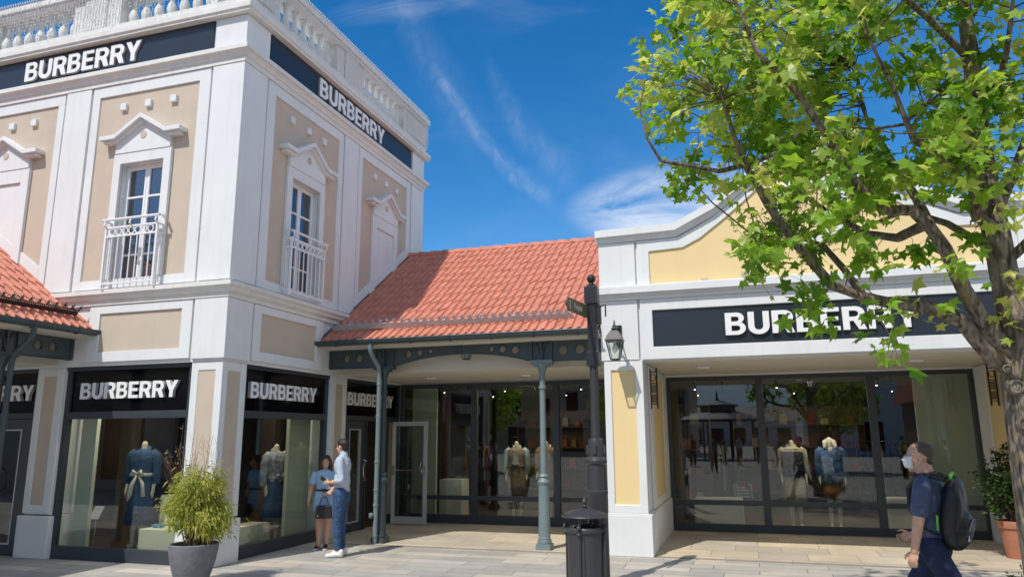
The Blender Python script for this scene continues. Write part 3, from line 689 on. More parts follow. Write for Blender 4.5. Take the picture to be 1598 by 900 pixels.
# the open leaf of the entrance door
od = thing('open_door', 'white framed glass door standing open beside the drainpipe', 'door', (-6.50, 12.92, 0))
DT = lambda u, d, z: (-6.50+u, 12.92-d, z)
q = MB(); q.walls(0, .72, .02, 1.88, [(.075, .645, .15, 1.80)], 0, .045, DT); q.build('door_frame', DOORAL, od, bevel=.004)
q = MB(); q.walls(.075, .645, .15, 1.80, [(.09, .63, .165, 1.785)], .01, .035, DT); q.build('glazing_bead', ANTH, od)
pane(od, DT, .085, .635, .16, 1.79, .025)
q = MB(); q.tube([DT(.04, .07, .985), DT(.68, .07, .985)], .013, 8); q.box(.02, .06, .046, .09, .90, 1.07, DT); q.box(.66, .70, .046, .09, .90, 1.07, DT); q.build('push_bar', CHROME, od, smooth=True)
q = MB(); q.tube([DT(.66-.11*math.sin(R(a)), -.03, 1.04-.15*math.cos(R(a))) for a in range(0, 181, 20)], .013, 8); q.build('handle', CHROME, od, smooth=True)

# ---------------------------------------------------------------- the yellow shop
XL, XR, YF = -1.93, 3.87, 10.42
YT = lambda u, d, z: (u, YF-d, z)
yb = thing('yellow_shop_building', 'yellow and white shop with a stepped gable parapet behind the tree', 'building', (.96, YF, 0))
CX = .96
top = [(XL, 4.50), (-.84, 4.52), (-.57, 4.65), (-.30, 4.78), (0, 5.00), (.42, 5.36), (CX, 5.80)]
top = top+[(2*CX-x, z) for x, z in top[::-1][1:]]
q = MB(); q.prism([(XR, 3.55), (XL, 3.55)]+top, -.35, 0, YT)
q.box(XL, XR, YF, YF+.35, 2.63, 3.55)
q.box(XL, -1.40, YF, YG, 0, 2.63); q.box(3.45, XR, YF, YG, 0, 2.63)
q.box(XL, XR, YF+.35, YG+.2, 2.66, 2.80)
q.box(XL, XL+.2, YF+.35, 18.2, 2.8, 3.6); q.box(XR-.2, XR, YF+.35, 18.2, 0, 3.6); q.box(XL, XR-.2, 18.05, 18.25, 0, 3.6); q.box(XL+.2, XR-.2, YF+.35, 18.05, 3.4, 3.5)
q.box(XL, XR, YG-.08, YG+.2, 2.602, 2.66)
q.build('wall', WHITE, yb)
q = MB(); q.box(-1.40, 3.45, YF+.36, YG-.081, 2.634, 2.659); q.build('soffit', CREAM, yb)
q = MB()
q.walls(-1.385, 3.31, 2.64, 3.50, [(-1.215, 3.14, 2.815, 3.335)], 0, .045, YT); q.build('sign_surround', WHITE, yb, bevel=.006); q = MB()
for a_ in ((XL-.03, -1.42, 0, .045, 2.64, 3.50), (3.345, XR+.03, 0, .045, 2.64, 3.50), (XL-.03, -1.43, 0, .04, 3.70, 4.36), (3.355, XR+.03, 0, .04, 3.70, 4.36)): MB().box(*a_, YT).build('pilaster', WHITE, yb, bevel=.006)
# frame round the yellow gable field, following the parapet
def off(poly, dz): return [(x, z-dz) for x, z in poly]
inner = [(-1.23, 4.20), (-.75, 4.22), (-.50, 4.34), (-.20, 4.56), (.03, 4.74), (.46, 5.10), (CX, 5.50)]
inner = inner+[(2*CX-x, z) for x, z in inner[::-1][1:]]
outer = [(-1.395, 4.36), (-.80, 4.37), (-.55, 4.49), (-.30, 4.63), (0, 4.85), (.42, 5.20), (CX, 5.64)]
outer = outer+[(2*CX-x, z) for x, z in outer[::-1][1:]]
for i in range(len(inner)-1): q.prism([inner[i], inner[i+1], outer[i+1], outer[i]], 0, .035, YT)
q.box(-1.395, -1.23, 0, .035, 3.70, 4.20, YT); q.prism([(-1.395, 4.20), (-1.23, 4.20), (-1.395, 4.36)], 0, .035, YT)
q.box(2*CX+1.23, 2*CX+1.395, 0, .035, 3.70, 4.20, YT); q.prism([(2*CX+1.23, 4.20), (2*CX+1.395, 4.20), (2*CX+1.395, 4.36)], 0, .035, YT)
q.build('gable_frame', WHITE, yb)
q = MB(); q.prism([(-1.23, 3.70)]+inner+[(2*CX+1.23, 3.70)], .001, .010, YT); q.build('gable_field', YELLOW, yb)
q = MB(); n = 40
for i in range(n):
    a0, a1 = 2*math.pi*i/n, 2*math.pi*(i+1)/n
    q.prism([(CX+.36*math.cos(a0), 4.62+.36*math.sin(a0)), (CX+.50*math.cos(a0), 4.62+.50*math.sin(a0)), (CX+.50*math.cos(a1), 4.62+.50*math.sin(a1)), (CX+.36*math.cos(a1), 4.62+.36*math.sin(a1))], .010, .07, YT)
q.build('round_moulding', WHITE, yb)
def strip(mb, path, z0, z1, d, T, ext=0):
    for i in range(len(path)-1):
        (xa, za), (xb, zb_) = path[i], path[i+1]
        mb.prism([(xa, za+z0), (xb, zb_+z0), (xb, zb_+z1), (xa, za+z1)], -.38, d, T)
q = MB(); tp = [(XL-.06, 4.50)]+top[1:-1]+[(XR+.06, 4.50)]
strip(q, tp, -.06, .045, .13, YT); strip(q, tp, -.105, -.06, .075, YT); strip(q, tp, -.14, -.105, .055, YT)
q.build('coping', WHITE, yb)
q = MB()
for z0, z1, d in ((3.502, 3.555, .07), (3.555, 3.585, .10), (3.585, 3.685, .15)):
    q.box(XL-d, XR+d, 0, d, z0, z1, YT); q.box(XL-d, XL, -.4, -.0, z0, z1, YT); q.box(XR, XR+d, -.4, -.0, z0, z1, YT)
q.box(XL-.15, XR+.15, 0, .12, 3.686, 3.70, YT)
q.build('cornice', WHITE, yb, bevel=.004)
qq, pp = [], []
for a, b in ((XL, -1.38), (3.32, XR)):
    q = MB(); p = MB(); qq.append(q); pp.append(p)
    q.walls(a+.0, b, .56, 2.635, [(a+.10, b-.11, .67, 2.50)], 0, .035, YT); p.box(a+.10, b-.11, .001, .012, .67, 2.50, YT)
    q.box(a-.03, b+.05, -.54, .065, 0, .54, YT); q.prism([(a-.0, .56), (b+.0, .56), (b+.04, .54), (a-.03, .54)], -.5, .05, YT)
WTL = lambda u, d, z: (-1.40+d, u, z); WTR = lambda u, d, z: (3.45-d, u, z)
for T in (WTL, WTR):
    q = MB(); p = MB(); qq.append(q); pp.append(p)
    q.walls(11.0, YG-.10, .56, 2.62, [(11.35, 12.75, .68, 2.50)], 0, .03, T); p.box(11.35, 12.75, .001, .012, .68, 2.50, T); q.box(10.97, YG-.09, 0, .05, 0, .55, T)
each(qq, 'column_casing', WHITE, yb, bevel=.012); each(pp, 'column_panel', YELLOW, yb)
f = MB(); pan = [(-1.31, .13), (.25, 1.87), (1.99, 3.37)]
f.walls(-1.399, 3.449, 0, 2.60, [h for a, b in pan for h in ((a, b, .13, .435), (a, b, .51, 2.53))], 0, .08, GT)
sf = f.build('glass_front', ANTH, yb, bevel=.004)
for a, b in pan: pane(sf, GT, a-.01, b+.01, .12, 2.54, .04)
q = MB()
for a, b in pan:
    for u in (a+.10, b-.13):
        for z_ in (.085, .46): q.box(u, u+.045, .081, .086, z_, z_+.015, GT)
q.build('drain_slot', BLACK, sf)
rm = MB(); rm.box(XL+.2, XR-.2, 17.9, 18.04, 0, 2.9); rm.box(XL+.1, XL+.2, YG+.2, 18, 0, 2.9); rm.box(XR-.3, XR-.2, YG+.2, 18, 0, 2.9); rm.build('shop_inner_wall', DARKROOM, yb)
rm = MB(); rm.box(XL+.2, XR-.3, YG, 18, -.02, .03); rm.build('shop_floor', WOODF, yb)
rm = MB(); rm.box(XL+.2, XR-.3, YG+.22, 18.0, 2.62, 2.70); rm.build('shop_ceiling', CEIL, yb)
for u in (-.72, 2.22): MB().box(u, u+.19, YF+1.2, YF+1.33, 2.60, 2.633).build('soffit_light', WPAINT, yb, bevel=.01)
MB().box(-.52, -.42, .0, .03, 3.70, 3.75, YT).build('parapet_fitting', BEIGE, yb); MB().box(.02, .25, .0, .06, 3.72, 3.80, YT).build('parapet_fitting', BEIGE, yb)
s_ = sign('shop_sign', 'long dark shop name board with white letters over the yellow shop windows, partly behind leaves', YT, -1.21, 3.135, 2.82, 3.33, .002, .018, NAVY, -.23, 2.38, 2.93, .305, .045, fu, fn, 0)
q = MB(); q.box(2.62, 3.43, YG+.28, YG+.34, .03, 2.61); o = q.build('room_divider', PALE, base=(2.6, YG+.28, 0)); tag(o, 'widest pale panel, at the right end of the yellow shop windows behind the walker', 'display panel', 'pale panels behind the shop glass')
# ---------------------------------------------------------------- lamps, signpost, bin
def lantern(name, label, x, y, z, wall, s=1.):
    """four sided coach lantern; z = bottom of the glass"""
    t = thing(name, label, 'lamp', (x, y, z), 'black coach lanterns')
    q = MB(); hb, ht, h = .055*s, .105*s, .26*s
    B = [(-hb, -hb), (hb, -hb), (hb, hb), (-hb, hb)]; Tp = [(-ht, -ht), (ht, -ht), (ht, ht), (-ht, ht)]
    for i in range(4):
        q.tube([(x+B[i][0], y+B[i][1], z), (x+Tp[i][0], y+Tp[i][1], z+h)], .008*s, 5)
        j = (i+1) % 4
        q.tube([(x+B[i][0], y+B[i][1], z), (x+B[j][0], y+B[j][1], z)], .010*s, 5); q.tube([(x+Tp[i][0], y+Tp[i][1], z+h), (x+Tp[j][0], y+Tp[j][1], z+h)], .012*s, 5)
    q.build('cage', BLACK, t)
    g = MB(); k = .93
    for i in range(4):
        j = (i+1) % 4; g.quad((x+B[i][0]*k, y+B[i][1]*k, z+.004), (x+B[j][0]*k, y+B[j][1]*k, z+.004), (x+Tp[j][0]*k, y+Tp[j][1]*k, z+h), (x+Tp[i][0]*k, y+Tp[i][1]*k, z+h))
    g.build('lamp_glass', GLASS, t, recalc=False)
    r = MB(); m = [(.135*s, h), (.12*s, h+.02*s), (.105*s, h+.06*s), (.06*s, h+.13*s), (.035*s, h+.15*s)]
    b = len(r.v)
    for rr, zz in m:
        for sx_, sy_ in ((-1, -1), (1, -1), (1, 1), (-1, 1)): r.v.append((x+sx_*rr*.92, y+sy_*rr*.92, z+zz))
    for i in range(len(m)-1):
        for k2 in range(4): r.face([b+i*4+k2, b+i*4+(k2+1) % 4, b+(i+1)*4+(k2+1) % 4, b+(i+1)*4+k2])
    r.face([b, b+1, b+2, b+3]); r.face([b+len(m)*4-4+i for i in range(4)])
    r.lathe([(.03*s, z+h+.15*s), (.05*s, z+h+.165*s), (.028*s, z+h+.19*s), (.03*s, z+h+.21*s), (.010*s, z+h+.225*s), (.014*s, z+h+.25*s), (.004*s, z+h+.29*s)], x, y, 10)
    r.build('lamp_roof', mat('weathered_lamp_roof%d' % len(MATS), (.07, .065, .06), .5, var=.3, vscale=14), t)
    u = MB(); u.lathe([(.018*s, z+h-.0), (.022*s, z+h-.06*s), (.04*s, z+h-.10*s), (.03*s, z+h-.15*s), (.008, z+h-.17*s)], x, y, 12); u.build('bulb', mat('frosted_bulb%d' % len(MATS), (.75, .75, .72), .3), t, smooth=True)
    a = MB()
    if wall is not None:
        a.box(x-.045, x+.045, wall-.03, wall, z+.20*s, z+.52*s)
        a.tube([(x, wall-.02, z+.28), (x, wall-.12, z+.22), (x, y+.2, z+.30), (x, y+.03, z+h+.19*s)], .013, 8)
        a.tube([(x, wall-.02, z+.47), (x, wall-.10, z+.49), (x, y+.16, z+.44), (x, y, z+h+.20*s)], .011, 8)
        a.tube([(x, wall-.06+.04*math.cos(R(t_)), z+.40+.04*math.sin(R(t_))) for t_ in range(0, 330, 30)], .008, 6)
        a.build('wall_bracket', BLACK, t, smooth=True)
    else:
        a.tube([(x, y, z+h+.2*s), (x, y, 3.3)], .008, 6); a.build('hanging_rod', BLACK, t)
    return t
lantern('wall_lantern', 'black coach lantern on the white pillar at the left end of the yellow shop', -1.70, 10.02, 2.62, 10.385)
lantern('hanging_lantern', 'small black lantern hanging under the arcade roof behind the iron arch', -4.22, 10.86, 2.80, None, .8)
lantern('wall_lantern', 'black coach lantern at the right end of the yellow shop, hidden by the trunk', 3.62, 10.02, 2.62, 10.385)

sp = thing('signpost', 'black cast iron fingerpost with a ball on top, standing behind the litter bin', 'signpost', (-1.66, 8.30, 0))
q = MB(); px, py = -1.66, 8.30
q.lathe([(.13, 0), (.13, .05), (.115, .08), (.112, .95), (.12, .97), (.12, 1.0), (.105, 1.01), (.10, 1.28), (.118, 1.30), (.12, 1.33), (.105, 1.35), (.085, 1.37), (.085, 1.54), (.078, 1.56), (.052, 1.57), (.047, 2.40), (.05, 2.42)], px, py, 28)
for a in range(4):
    c_, s_ = math.cos(R(a*90)), math.sin(R(a*90)); q.box(px+c_*.085-.02, px+c_*.085+.02, py+s_*.085-.02, py+s_*.085+.02, 1.40, 1.50)
q.build('pole', mat('dark_grey_post_paint', (.045, .045, .05), .38, var=.12, vscale=6), sp, smooth=True)
q = MB(); q.box(px-.072, px+.072, py-.072, py+.072, 2.38, 2.54); q.box(px-.052, px+.052, py-.052, py+.052, 2.54, 3.14); q.box(px-.075, px+.075, py-.075, py+.075, 3.10, 3.30)
q.lathe([(.055, 3.30), (.06, 3.32), (.03, 3.335), (.022, 3.355)], px, py, 16); q.ell((px, py, 3.40), (.052, .052, .052), 16, 10)
for z in (2.62, 2.70, 2.86, 2.92, 3.02): 
    for dx in (-.028, .028): q.ell((px+dx, py-.054, z), (.008, .006, .008), 6, 4)
q.tube([(px+.05, py, 3.05), (px+.12, py, 3.07), (px+.16, py-.02, 3.08), (px+.16, py-.02, 2.94)], .009, 6); q.box(px+.055, px+.10, py-.04, py+.04, 2.86, 3.08)
q.build('post_head', BLACK, sp, bevel=.006)
GOLD = mat('cream_sign_lettering', (.72, .68, .55), .5); FING = mat('olive_bronze_sign', (.10, .09, .06), .45, var=.2, vscale=20)
d = Vector((-.14, -.99, 0)).normalized(); nn = Vector((-.99, .14, 0)); o_ = Vector((px-.04, py-.05, 3.0))
FTm = lambda u, w_, z: tuple(o_+d*u+nn*w_+Vector((0, 0, z)))
q = MB(); q.prism([(0, -.075), (.62, -.075), (.70, 0), (.62, .075), (0, .075)], -.008, .008, FTm); fg = q.build('finger', FING, sp, bevel=.002)
q = MB()    # arrow and a short word in cream, both sides
for sgn in (1, -1):
    w0, w1 = (.0085, .0105) if sgn > 0 else (-.0105, -.0085)
    q.prism([(.585, -.05), (.60, -.05), (.60, .03), (.612, .03), (.5925, .058), (.573, .03), (.585, .03)], w0, w1, FTm)
    for u, w_, z0, z1 in ((.44, .012, -.03, .035), (.415, .03, .028, .035), (.415, .03, -.002, .005), (.385, .01, -.03, .012), (.36, .01, -.03, .012), (.362, .024, .005, .012), (.33, .01, -.045, .012), (.31, .01, -.03, .012), (.28, .01, -.03, .03), (.25, .01, -.03, .012), (.225, .01, -.03, .03)):
        q.prism([(u, z0), (u+w_, z0), (u+w_, z1), (u, z1)], w0, w1, FTm)
q.build('sign_lettering', GOLD, fg)

bx_, by_ = -1.725, 7.92
GREYB = mat('dark_grey_bin_metal', (.062, .062, .066), .42, metal=.3, var=.15, vscale=8, bump=.05, bscale=60)
bn = thing('litter_bin', 'round dark grey litter bin with a perforated domed lid and ball finial', 'litter bin', (bx_, by_, 0))
q = MB(); q.lathe([(.10, 0), (.16, .03), (.20, .06), (.205, .09), (.19, .10), (.185, .12), (.19, .60), (.205, .61), (.207, .64), (.195, .65), (.192, .66), (.17, .66), (.17, .5)], bx_, by_, 36, cap=False)
for a in (-95, 85, -5, 175): 
    c_, s_ = math.cos(R(a)), math.sin(R(a)); q.tube([(bx_+c_*.203, by_+s_*.203, .10), (bx_+c_*.203, by_+s_*.203, .70)], .016, 6); q.ell((bx_+c_*.222, by_+s_*.222, .665), (.028, .028, .028), 10, 6); q.ell((bx_+c_*.217, by_+s_*.217, .60), (.026, .026, .022), 10, 6)
q.tube([(bx_+.03, by_-.193, .12), (bx_+.03, by_-.193, .60)], .004, 4)
q.build('bin_body', GREYB, bn, smooth=True)
q = MB(); q.lathe([(.245, .76), (.25, .768), (.245, .776), (.20, .80), (.13, .83), (.06, .848), (.0, .852)], bx_, by_, 36, cap=False); q.lathe([(.015, .85), (.03, .865), (.016, .88), (.028, .91), (.026, .925), (.012, .94), (.008, .97)], bx_, by_, 14)
for ring_ in range(5):
    n = 30-ring_*4; rr = .225-ring_*.038; zz = .787+.011*ring_+.002*ring_
    for k in range(n): a = 2*math.pi*(k+.5*(ring_ % 2))/n; q.ell((bx_+rr*math.cos(a), by_+rr*math.sin(a), zz+.004), (.009, .009, .004), 5, 4)
for a in (-95, 85, -5, 175): c_, s_ = math.cos(R(a)), math.sin(R(a)); q.tube([(bx_+c_*.195, by_+s_*.195, .64), (bx_+c_*.195, by_+s_*.195, .79)], .014, 6)
q.build('domed_lid', GREYB, bn, smooth=True)
q = MB(); r_ = random.Random(2); n = 30; prof = [(.168, .655), (.10, .68), (.04, .66)]; q.lathe(prof, bx_, by_, n, mod=lambda a, k: 1+.08*math.sin(7*a+k)+.06*math.sin(13*a)); q.build('bin_liner', mat('black_plastic_bag', (.012, .012, .014), .25, bump=.6, bscale=30), bn)
wb = MB()
for lab, X_, Y_, s_ in (('black wrought iron bracket sign on the side wall left of the yellow shop windows', -1.37, 11.05, 1), ('black wrought iron bracket sign beside the trunk, right of the yellow shop windows', 3.42, 12.2, -1)):
    b = thing('bracket_sign', lab, 'sign', (X_, Y_, 2.0), 'bracket signs beside the yellow shop windows')
    q = MB(); x1 = X_+s_*.10; q.box(min(X_, X_+s_*.02), max(X_, X_+s_*.02), Y_-.012, Y_+.012, 1.98, 2.56)
    q.tube([(x1, Y_, 1.98), (x1, Y_, 2.58)], .013, 6)
    for z_ in (2.52, 2.35, 2.05): q.tube([(X_, Y_, z_), (x1, Y_, z_)], .008, 5)
    q.tube([(X_+s_*(.05+.035*math.cos(R(t_))), Y_, 2.435+.05*math.sin(R(t_))) for t_ in range(0, 361, 30)], .006, 5)
    q.build('iron_bracket', BLACK, b)
    q = MB(); q.box(min(X_+s_*.02, X_+s_*.09), max(X_+s_*.02, X_+s_*.09), Y_-.006, Y_+.006, 2.07, 2.19); q.box(min(X_+s_*.02, X_+s_*.09), max(X_+s_*.02, X_+s_*.09), Y_-.006, Y_+.006, 2.21, 2.33); q.build('hanging_plate', mat('brown_sign_plate%d' % (s_+1), (.20, .13, .07), .5), b)

# ---------------------------------------------------------------- pots and plants
def leafmat(name, c1, c2, c3, tl=.45, rough=.45):
    m = bpy.data.materials.new(name); m.use_nodes = True; t = m.node_tree; n = t.nodes; b = n['Principled BSDF']
    at = n.new('ShaderNodeAttribute'); at.attribute_name = 'rnd'; ra = n.new('ShaderNodeValToRGB'); e = ra.color_ramp.elements
    e[0].color = (*c1, 1); e[1].color = (*c3, 1); x = e.new(.55); x.color = (*c2, 1)
    t.links.new(at.outputs['Fac'], ra.inputs[0]); t.links.new(ra.outputs[0], b.inputs['Base Color']); b.inputs['Roughness'].default_value = rough; b.inputs['Specular IOR Level'].default_value = .4
    tr = n.new('ShaderNodeBsdfTranslucent'); hs_ = n.new('ShaderNodeHueSaturation'); hs_.inputs['Hue'].default_value = .485; hs_.inputs['Value'].default_value = 1.5; hs_.inputs['Saturation'].default_value = 1.1
    t.links.new(ra.outputs[0], hs_.inputs['Color']); t.links.new(hs_.outputs[0], tr.inputs[0])
    ms = n.new('ShaderNodeMixShader'); ms.inputs[0].default_value = tl; t.links.new(b.outputs[0], ms.inputs[1]); t.links.new(tr.outputs[0], ms.inputs[2]); t.links.new(ms.outputs[0], n['Material Output'].inputs[0])
    return m
def blade(mb, p, d, l, w_, av, droop=.3, side=None):
    """narrow leaf: two quads bent along its length"""
    d = d.normalized(); s_ = d.cross(side or Vector((rnd.uniform(-1, 1), rnd.uniform(-1, 1), rnd.uniform(-1, 1)))).normalized()
    b = len(mb.v); g = Vector((0, 0, -1))
    p1 = p+d*l*.4+g*l*droop*.15; p2 = p+d*l*.85+g*l*droop*.6
    up = s_.cross(d)*w_*.25
    for v in (p, p1+s_*w_*.5, p1+up*-1, p1-s_*w_*.5, p2): mb.v.append(tuple(v))
    mb.av = av
    mb.face([b, b+1, b+2]); mb.face([b, b+2, b+3]); mb.face([b+1, b+4, b+2]); mb.face([b+2, b+4, b+3])
POTG = mat('grey_textured_pot', (.17, .175, .19), .8, var=.25, vscale=10, bump=.7, bscale=30)
t = thing('potted_bamboo', 'bushy yellow green bamboo in a tapered grey stone pot at the tower corner', 'potted plant', (-6.02, 7.12, 0))
q = MB(); q.lathe([(.145, 0), (.16, .02), (.20, .12), (.24, .26), (.262, .40), (.265, .44), (.25, .45), (.238, .44), (.232, .36), (.10, .36)], -6.02, 7.12, 40, cap=False); q.build('pot', POTG, t, smooth=True)
q = MB(); q.lathe([(.236, .40), (.15, .41), (.0, .42)], -6.02, 7.12, 20, cap=False); q.build('soil', mat('dark_potting_soil', (.03, .022, .015), .95), t)
r_ = random.Random(11); stem = MB(); lf = MB(); bc = Vector((-6.0, 7.12, .84))
for i in range(95):
    a = r_.uniform(0, 6.28); rr = r_.random()**.6
    el = r_.uniform(-.35, 1.0); ra_ = .38*(1-.12*max(el, 0))
    tip = bc+Vector((math.cos(a)*ra_*math.cos(el*.92)*rr+.01, math.sin(a)*ra_*math.cos(el*.92)*rr*.9, .43*math.sin(el*1.45)*(.6+.4*rr)+.02*r_.random()))
    if math.cos(a) > .2: tip.z -= .10*math.cos(a)
    p0 = Vector((-6.02+.1*math.cos(a)*rr, 7.12+.1*math.sin(a)*rr, .42)); mid = (p0+tip)/2+Vector((0, 0, .12))
    stem.tube([p0, mid, tip], [.007, .005, .002], 4)
    for k in range(125):
        f = r_.uniform(.35, 1.05); c = p0.lerp(mid, f*2) if f < .5 else mid.lerp(tip, f*2-1)
        c = c+Vector((r_.gauss(0, .05), r_.gauss(0, .05), r_.gauss(0, .045)))
        out_ = (c-bc); out_.z *= .5; dd = out_.normalized()*.6+Vector((r_.uniform(-.6, .6), r_.uniform(-.6, .6), r_.uniform(-1.1, .4)))
        blade(lf, c, dd, r_.uniform(.05, .09), r_.uniform(.012, .018), min(1, max(0, r_.gauss(.5, .25))), .6)
stem.build('stem', mat('dry_bamboo_cane', (.20, .14, .08), .7), t)
lf.build('foliage', leafmat('bamboo_leaf', (.16, .21, .03), (.38, .42, .07), (.58, .52, .18), .4), t, recalc=False, attr=True)
q = MB()
for i in range(16):
    a = r_.uniform(0, 6.28); p0 = Vector((-6.02+.15*math.cos(a), 7.12+.15*math.sin(a), .9)); p1 = p0+Vector((r_.uniform(-.12, .16), r_.uniform(-.12, .12), r_.uniform(.35, .85)))
    m_ = (p0+p1)/2+Vector((r_.uniform(-.03, .03), 0, 0)); q.tube([p0, m_, p1], [.004, .003, .0015], 4)
    for k in range(5): f = r_.uniform(.4, .95); c = p0.lerp(p1, f); q.tube([c, c+Vector((r_.uniform(-.07, .07), r_.uniform(-.05, .05), r_.uniform(.04, .12)))], [.002, .001], 3)
q.build('bare_twig', mat('dry_twig', (.22, .15, .10), .8), t)

TERR = mat('terracotta_pot', (.42, .17, .10), .75, var=.15, vscale=7, bump=.15, bscale=50)
lx, ly = 3.50, 12.35
# the side wall stands at 3.45, so the pot stands just in front of it
lx, ly = 3.22, 11.55
t = thing('potted_laurel', 'dark green laurel bush in a terracotta pot beside the trunk', 'potted plant', (lx, ly, 0))
q = MB(); q.lathe([(.13, 0), (.135, .02), (.175, .36), (.178, .38), (.195, .385), (.205, .46), (.20, .475), (.18, .47), (.17, .40), (.05, .40)], lx, ly, 36, cap=False); q.build('pot', TERR, t, smooth=True)
q = MB(); q.lathe([(.172, .43), (.05, .44), (0, .44)], lx, ly, 16, cap=False); q.build('soil', mat('pot_earth', (.03, .022, .015), .95), t)
stem = MB(); lf = MB(); lc = Vector((lx-.06, ly, .95))
for i in range(60):
    v = Vector((r_.gauss(0, 1), r_.gauss(0, 1), r_.gauss(0, 1))).normalized()*r_.random()**.4
    tip = lc+Vector((v.x*.34, v.y*.33, v.z*.42)); 
    if i < 5: tip = Vector((lx-.12+.05*i, ly, 1.33+.03*i))
    p0 = Vector((lx+r_.uniform(-.03, .03), ly+r_.uniform(-.03, .03), .42)); mid = p0.lerp(tip, .5)+Vector((0, 0, .06))
    stem.tube([p0, mid, tip], [.008, .006, .003], 4)
    for k in range(34):
        f = r_.uniform(.5, 1.02); c = mid.lerp(tip, f*2-1 if f > .5 else 0)+Vector((r_.gauss(0, .04), r_.gauss(0, .04), r_.gauss(0, .04)))
        dd = (tip-mid).normalized()*.7+Vector((r_.uniform(-.8, .8), r_.uniform(-.8, .8), r_.uniform(-.6, .5)))
        blade(lf, c, dd, r_.uniform(.07, .11), r_.uniform(.026, .038), r_.random(), .3)
stem.build('stem', mat('laurel_bark', (.09, .06, .04), .8), t)
lf.build('foliage', leafmat('laurel_leaf', (.018, .042, .010), (.04, .085, .018), (.08, .15, .035), .22, .3), t, recalc=False, attr=True)

t = thing('low_shrub', 'low light green box shrub at the foot of the tree, cut by the picture edge', 'shrub', (1.86, 6.35, 0))
stem = MB(); lf = MB(); lc = Vector((1.86, 6.35, .22))
for i in range(90):
    v = Vector((r_.gauss(0, 1), r_.gauss(0, 1), abs(r_.gauss(0, 1)))).normalized()
    tip = lc+Vector((v.x*.32, v.y*.30, v.z*r_.uniform(.25, .44))); p0 = Vector((1.86, 6.35, 0)); mid = p0.lerp(tip, .5)
    stem.tube([p0, mid, tip], [.006, .004, .002], 3)
    for k in range(34):
        f = r_.uniform(.3, 1.02); c = mid.lerp(tip, f)+Vector((r_.gauss(0, .018), r_.gauss(0, .018), r_.gauss(0, .02)))
        blade(lf, c, (tip-mid).normalized()*.5+Vector((r_.uniform(-1, 1), r_.uniform(-1, 1), r_.uniform(-.3, 1))), r_.uniform(.025, .045), r_.uniform(.012, .02), r_.random(), .1)
stem.build('stem', mat('shrub_stem', (.12, .08, .05), .8), t)
lf.build('foliage', leafmat('box_leaf', (.05, .09, .02), (.11, .17, .035), (.25, .27, .08), .3), t, recalc=False, attr=True)
# ---------------------------------------------------------------- the sweetgum tree
bark = bpy.data.materials.new('fissured_bark'); bark.use_nodes = True
_t = bark.node_tree; _n = _t.nodes; _b = _n['Principled BSDF']; _tc = _n.new('ShaderNodeTexCoord')
_mp = _n.new('ShaderNodeMapping'); _mp.inputs['Scale'].default_value = (26, 26, 5); _t.links.new(_tc.outputs['Object'], _mp.inputs[0])
_v = _n.new('ShaderNodeTexNoise'); _v.inputs['Scale'].default_value = 1.; _v.inputs['Detail'].default_value = 7; _v.inputs['Distortion'].default_value = 1.2; _t.links.new(_mp.outputs[0], _v.inputs['Vector'])
_r = _n.new('ShaderNodeValToRGB'); _e = _r.color_ramp.elements; _e[0].position = .34; _e[0].color = (.045, .032, .022, 1); _e[1].position = .66; _e[1].color = (.30, .245, .19, 1); _t.links.new(_v.outputs[0], _r.inputs[0])
_w = _n.new('ShaderNodeTexNoise'); _w.inputs['Scale'].default_value = 4; _w.inputs['Detail'].default_value = 5; _t.links.new(_tc.outputs['Object'], _w.inputs['Vector'])
_r2 = _n.new('ShaderNodeMapRange'); _r2.inputs[1].default_value = .56; _r2.inputs[2].default_value = .68; _r2.inputs[4].default_value = .6; _t.links.new(_w.outputs[0], _r2.inputs[0])
_m = _n.new('ShaderNodeMix'); _m.data_type = 'RGBA'; _t.links.new(_r2.outputs[0], _m.inputs[0]); _t.links.new(_r.outputs[0], _m.inputs[6]); _m.inputs[7].default_value = (.24, .20, .07, 1)
_t.links.new(_m.outputs[2], _b.inputs['Base Color']); _b.inputs['Roughness'].default_value = .9
_bp = _n.new('ShaderNodeBump'); _bp.inputs['Strength'].default_value = 1.; _bp.inputs['Distance'].default_value = .025; _t.links.new(_v.outputs[0], _bp.inputs['Height']); _t.links.new(_bp.outputs[0], _b.inputs['Normal'])
TWIG = mat('brown_twig', (.13, .085, .06), .85, var=.4, vscale=20)

TY = 5.2
def K(x, z, y=TY):              # tree shape surveyed on an upright plane through its trunk, set to its depth y
    k = y/5.8; return Vector((x*k, y, 1.6+(z-1.6)*k))
tr = thing('sweetgum_tree', 'broad leaved tree with fissured bark and bright green star shaped leaves', 'tree', (1.62, TY, 0))
rt = random.Random(21)
q = MB()
def bumpy(mb, pts, rs, n=18, amp=.07, seed=0):
    pts = [Vector(p) for p in pts]; P2, R2 = [], []
    for i in range(len(pts)-1):
        for k in range(6): f = k/6; P2.append(pts[i].lerp(pts[i+1], f)); R2.append(rs[i]*(1-f)+rs[i+1]*f)
    P2.append(pts[-1]); R2.append(rs[-1])
    b = len(mb.v); mb.tube(P2, R2, n)
    c = 0
    for i, p in enumerate(P2):
        for k in range(n):
            v = Vector(mb.v[b+i*n+k]); d = v-p; s_ = 1+amp*mnoise.noise(Vector((v.x*9, v.y*9, v.z*2.2+seed)))*2+amp*.5*mnoise.noise(Vector((v.x*30, v.y*30, v.z*5)))
            mb.v[b+i*n+k] = tuple(p+d*s_)
trunk = [K(1.86, -.25), K(1.82, 0.3), K(1.80, .9), K(1.81, 1.5), K(1.82, 1.95), K(1.82, 2.15), K(1.76, 2.58), K(1.74, 3.05), K(1.73, 3.53), K(1.74, 4.02), K(1.745, 4.6), K(1.74, 5.3), K(1.74, 6.2)]
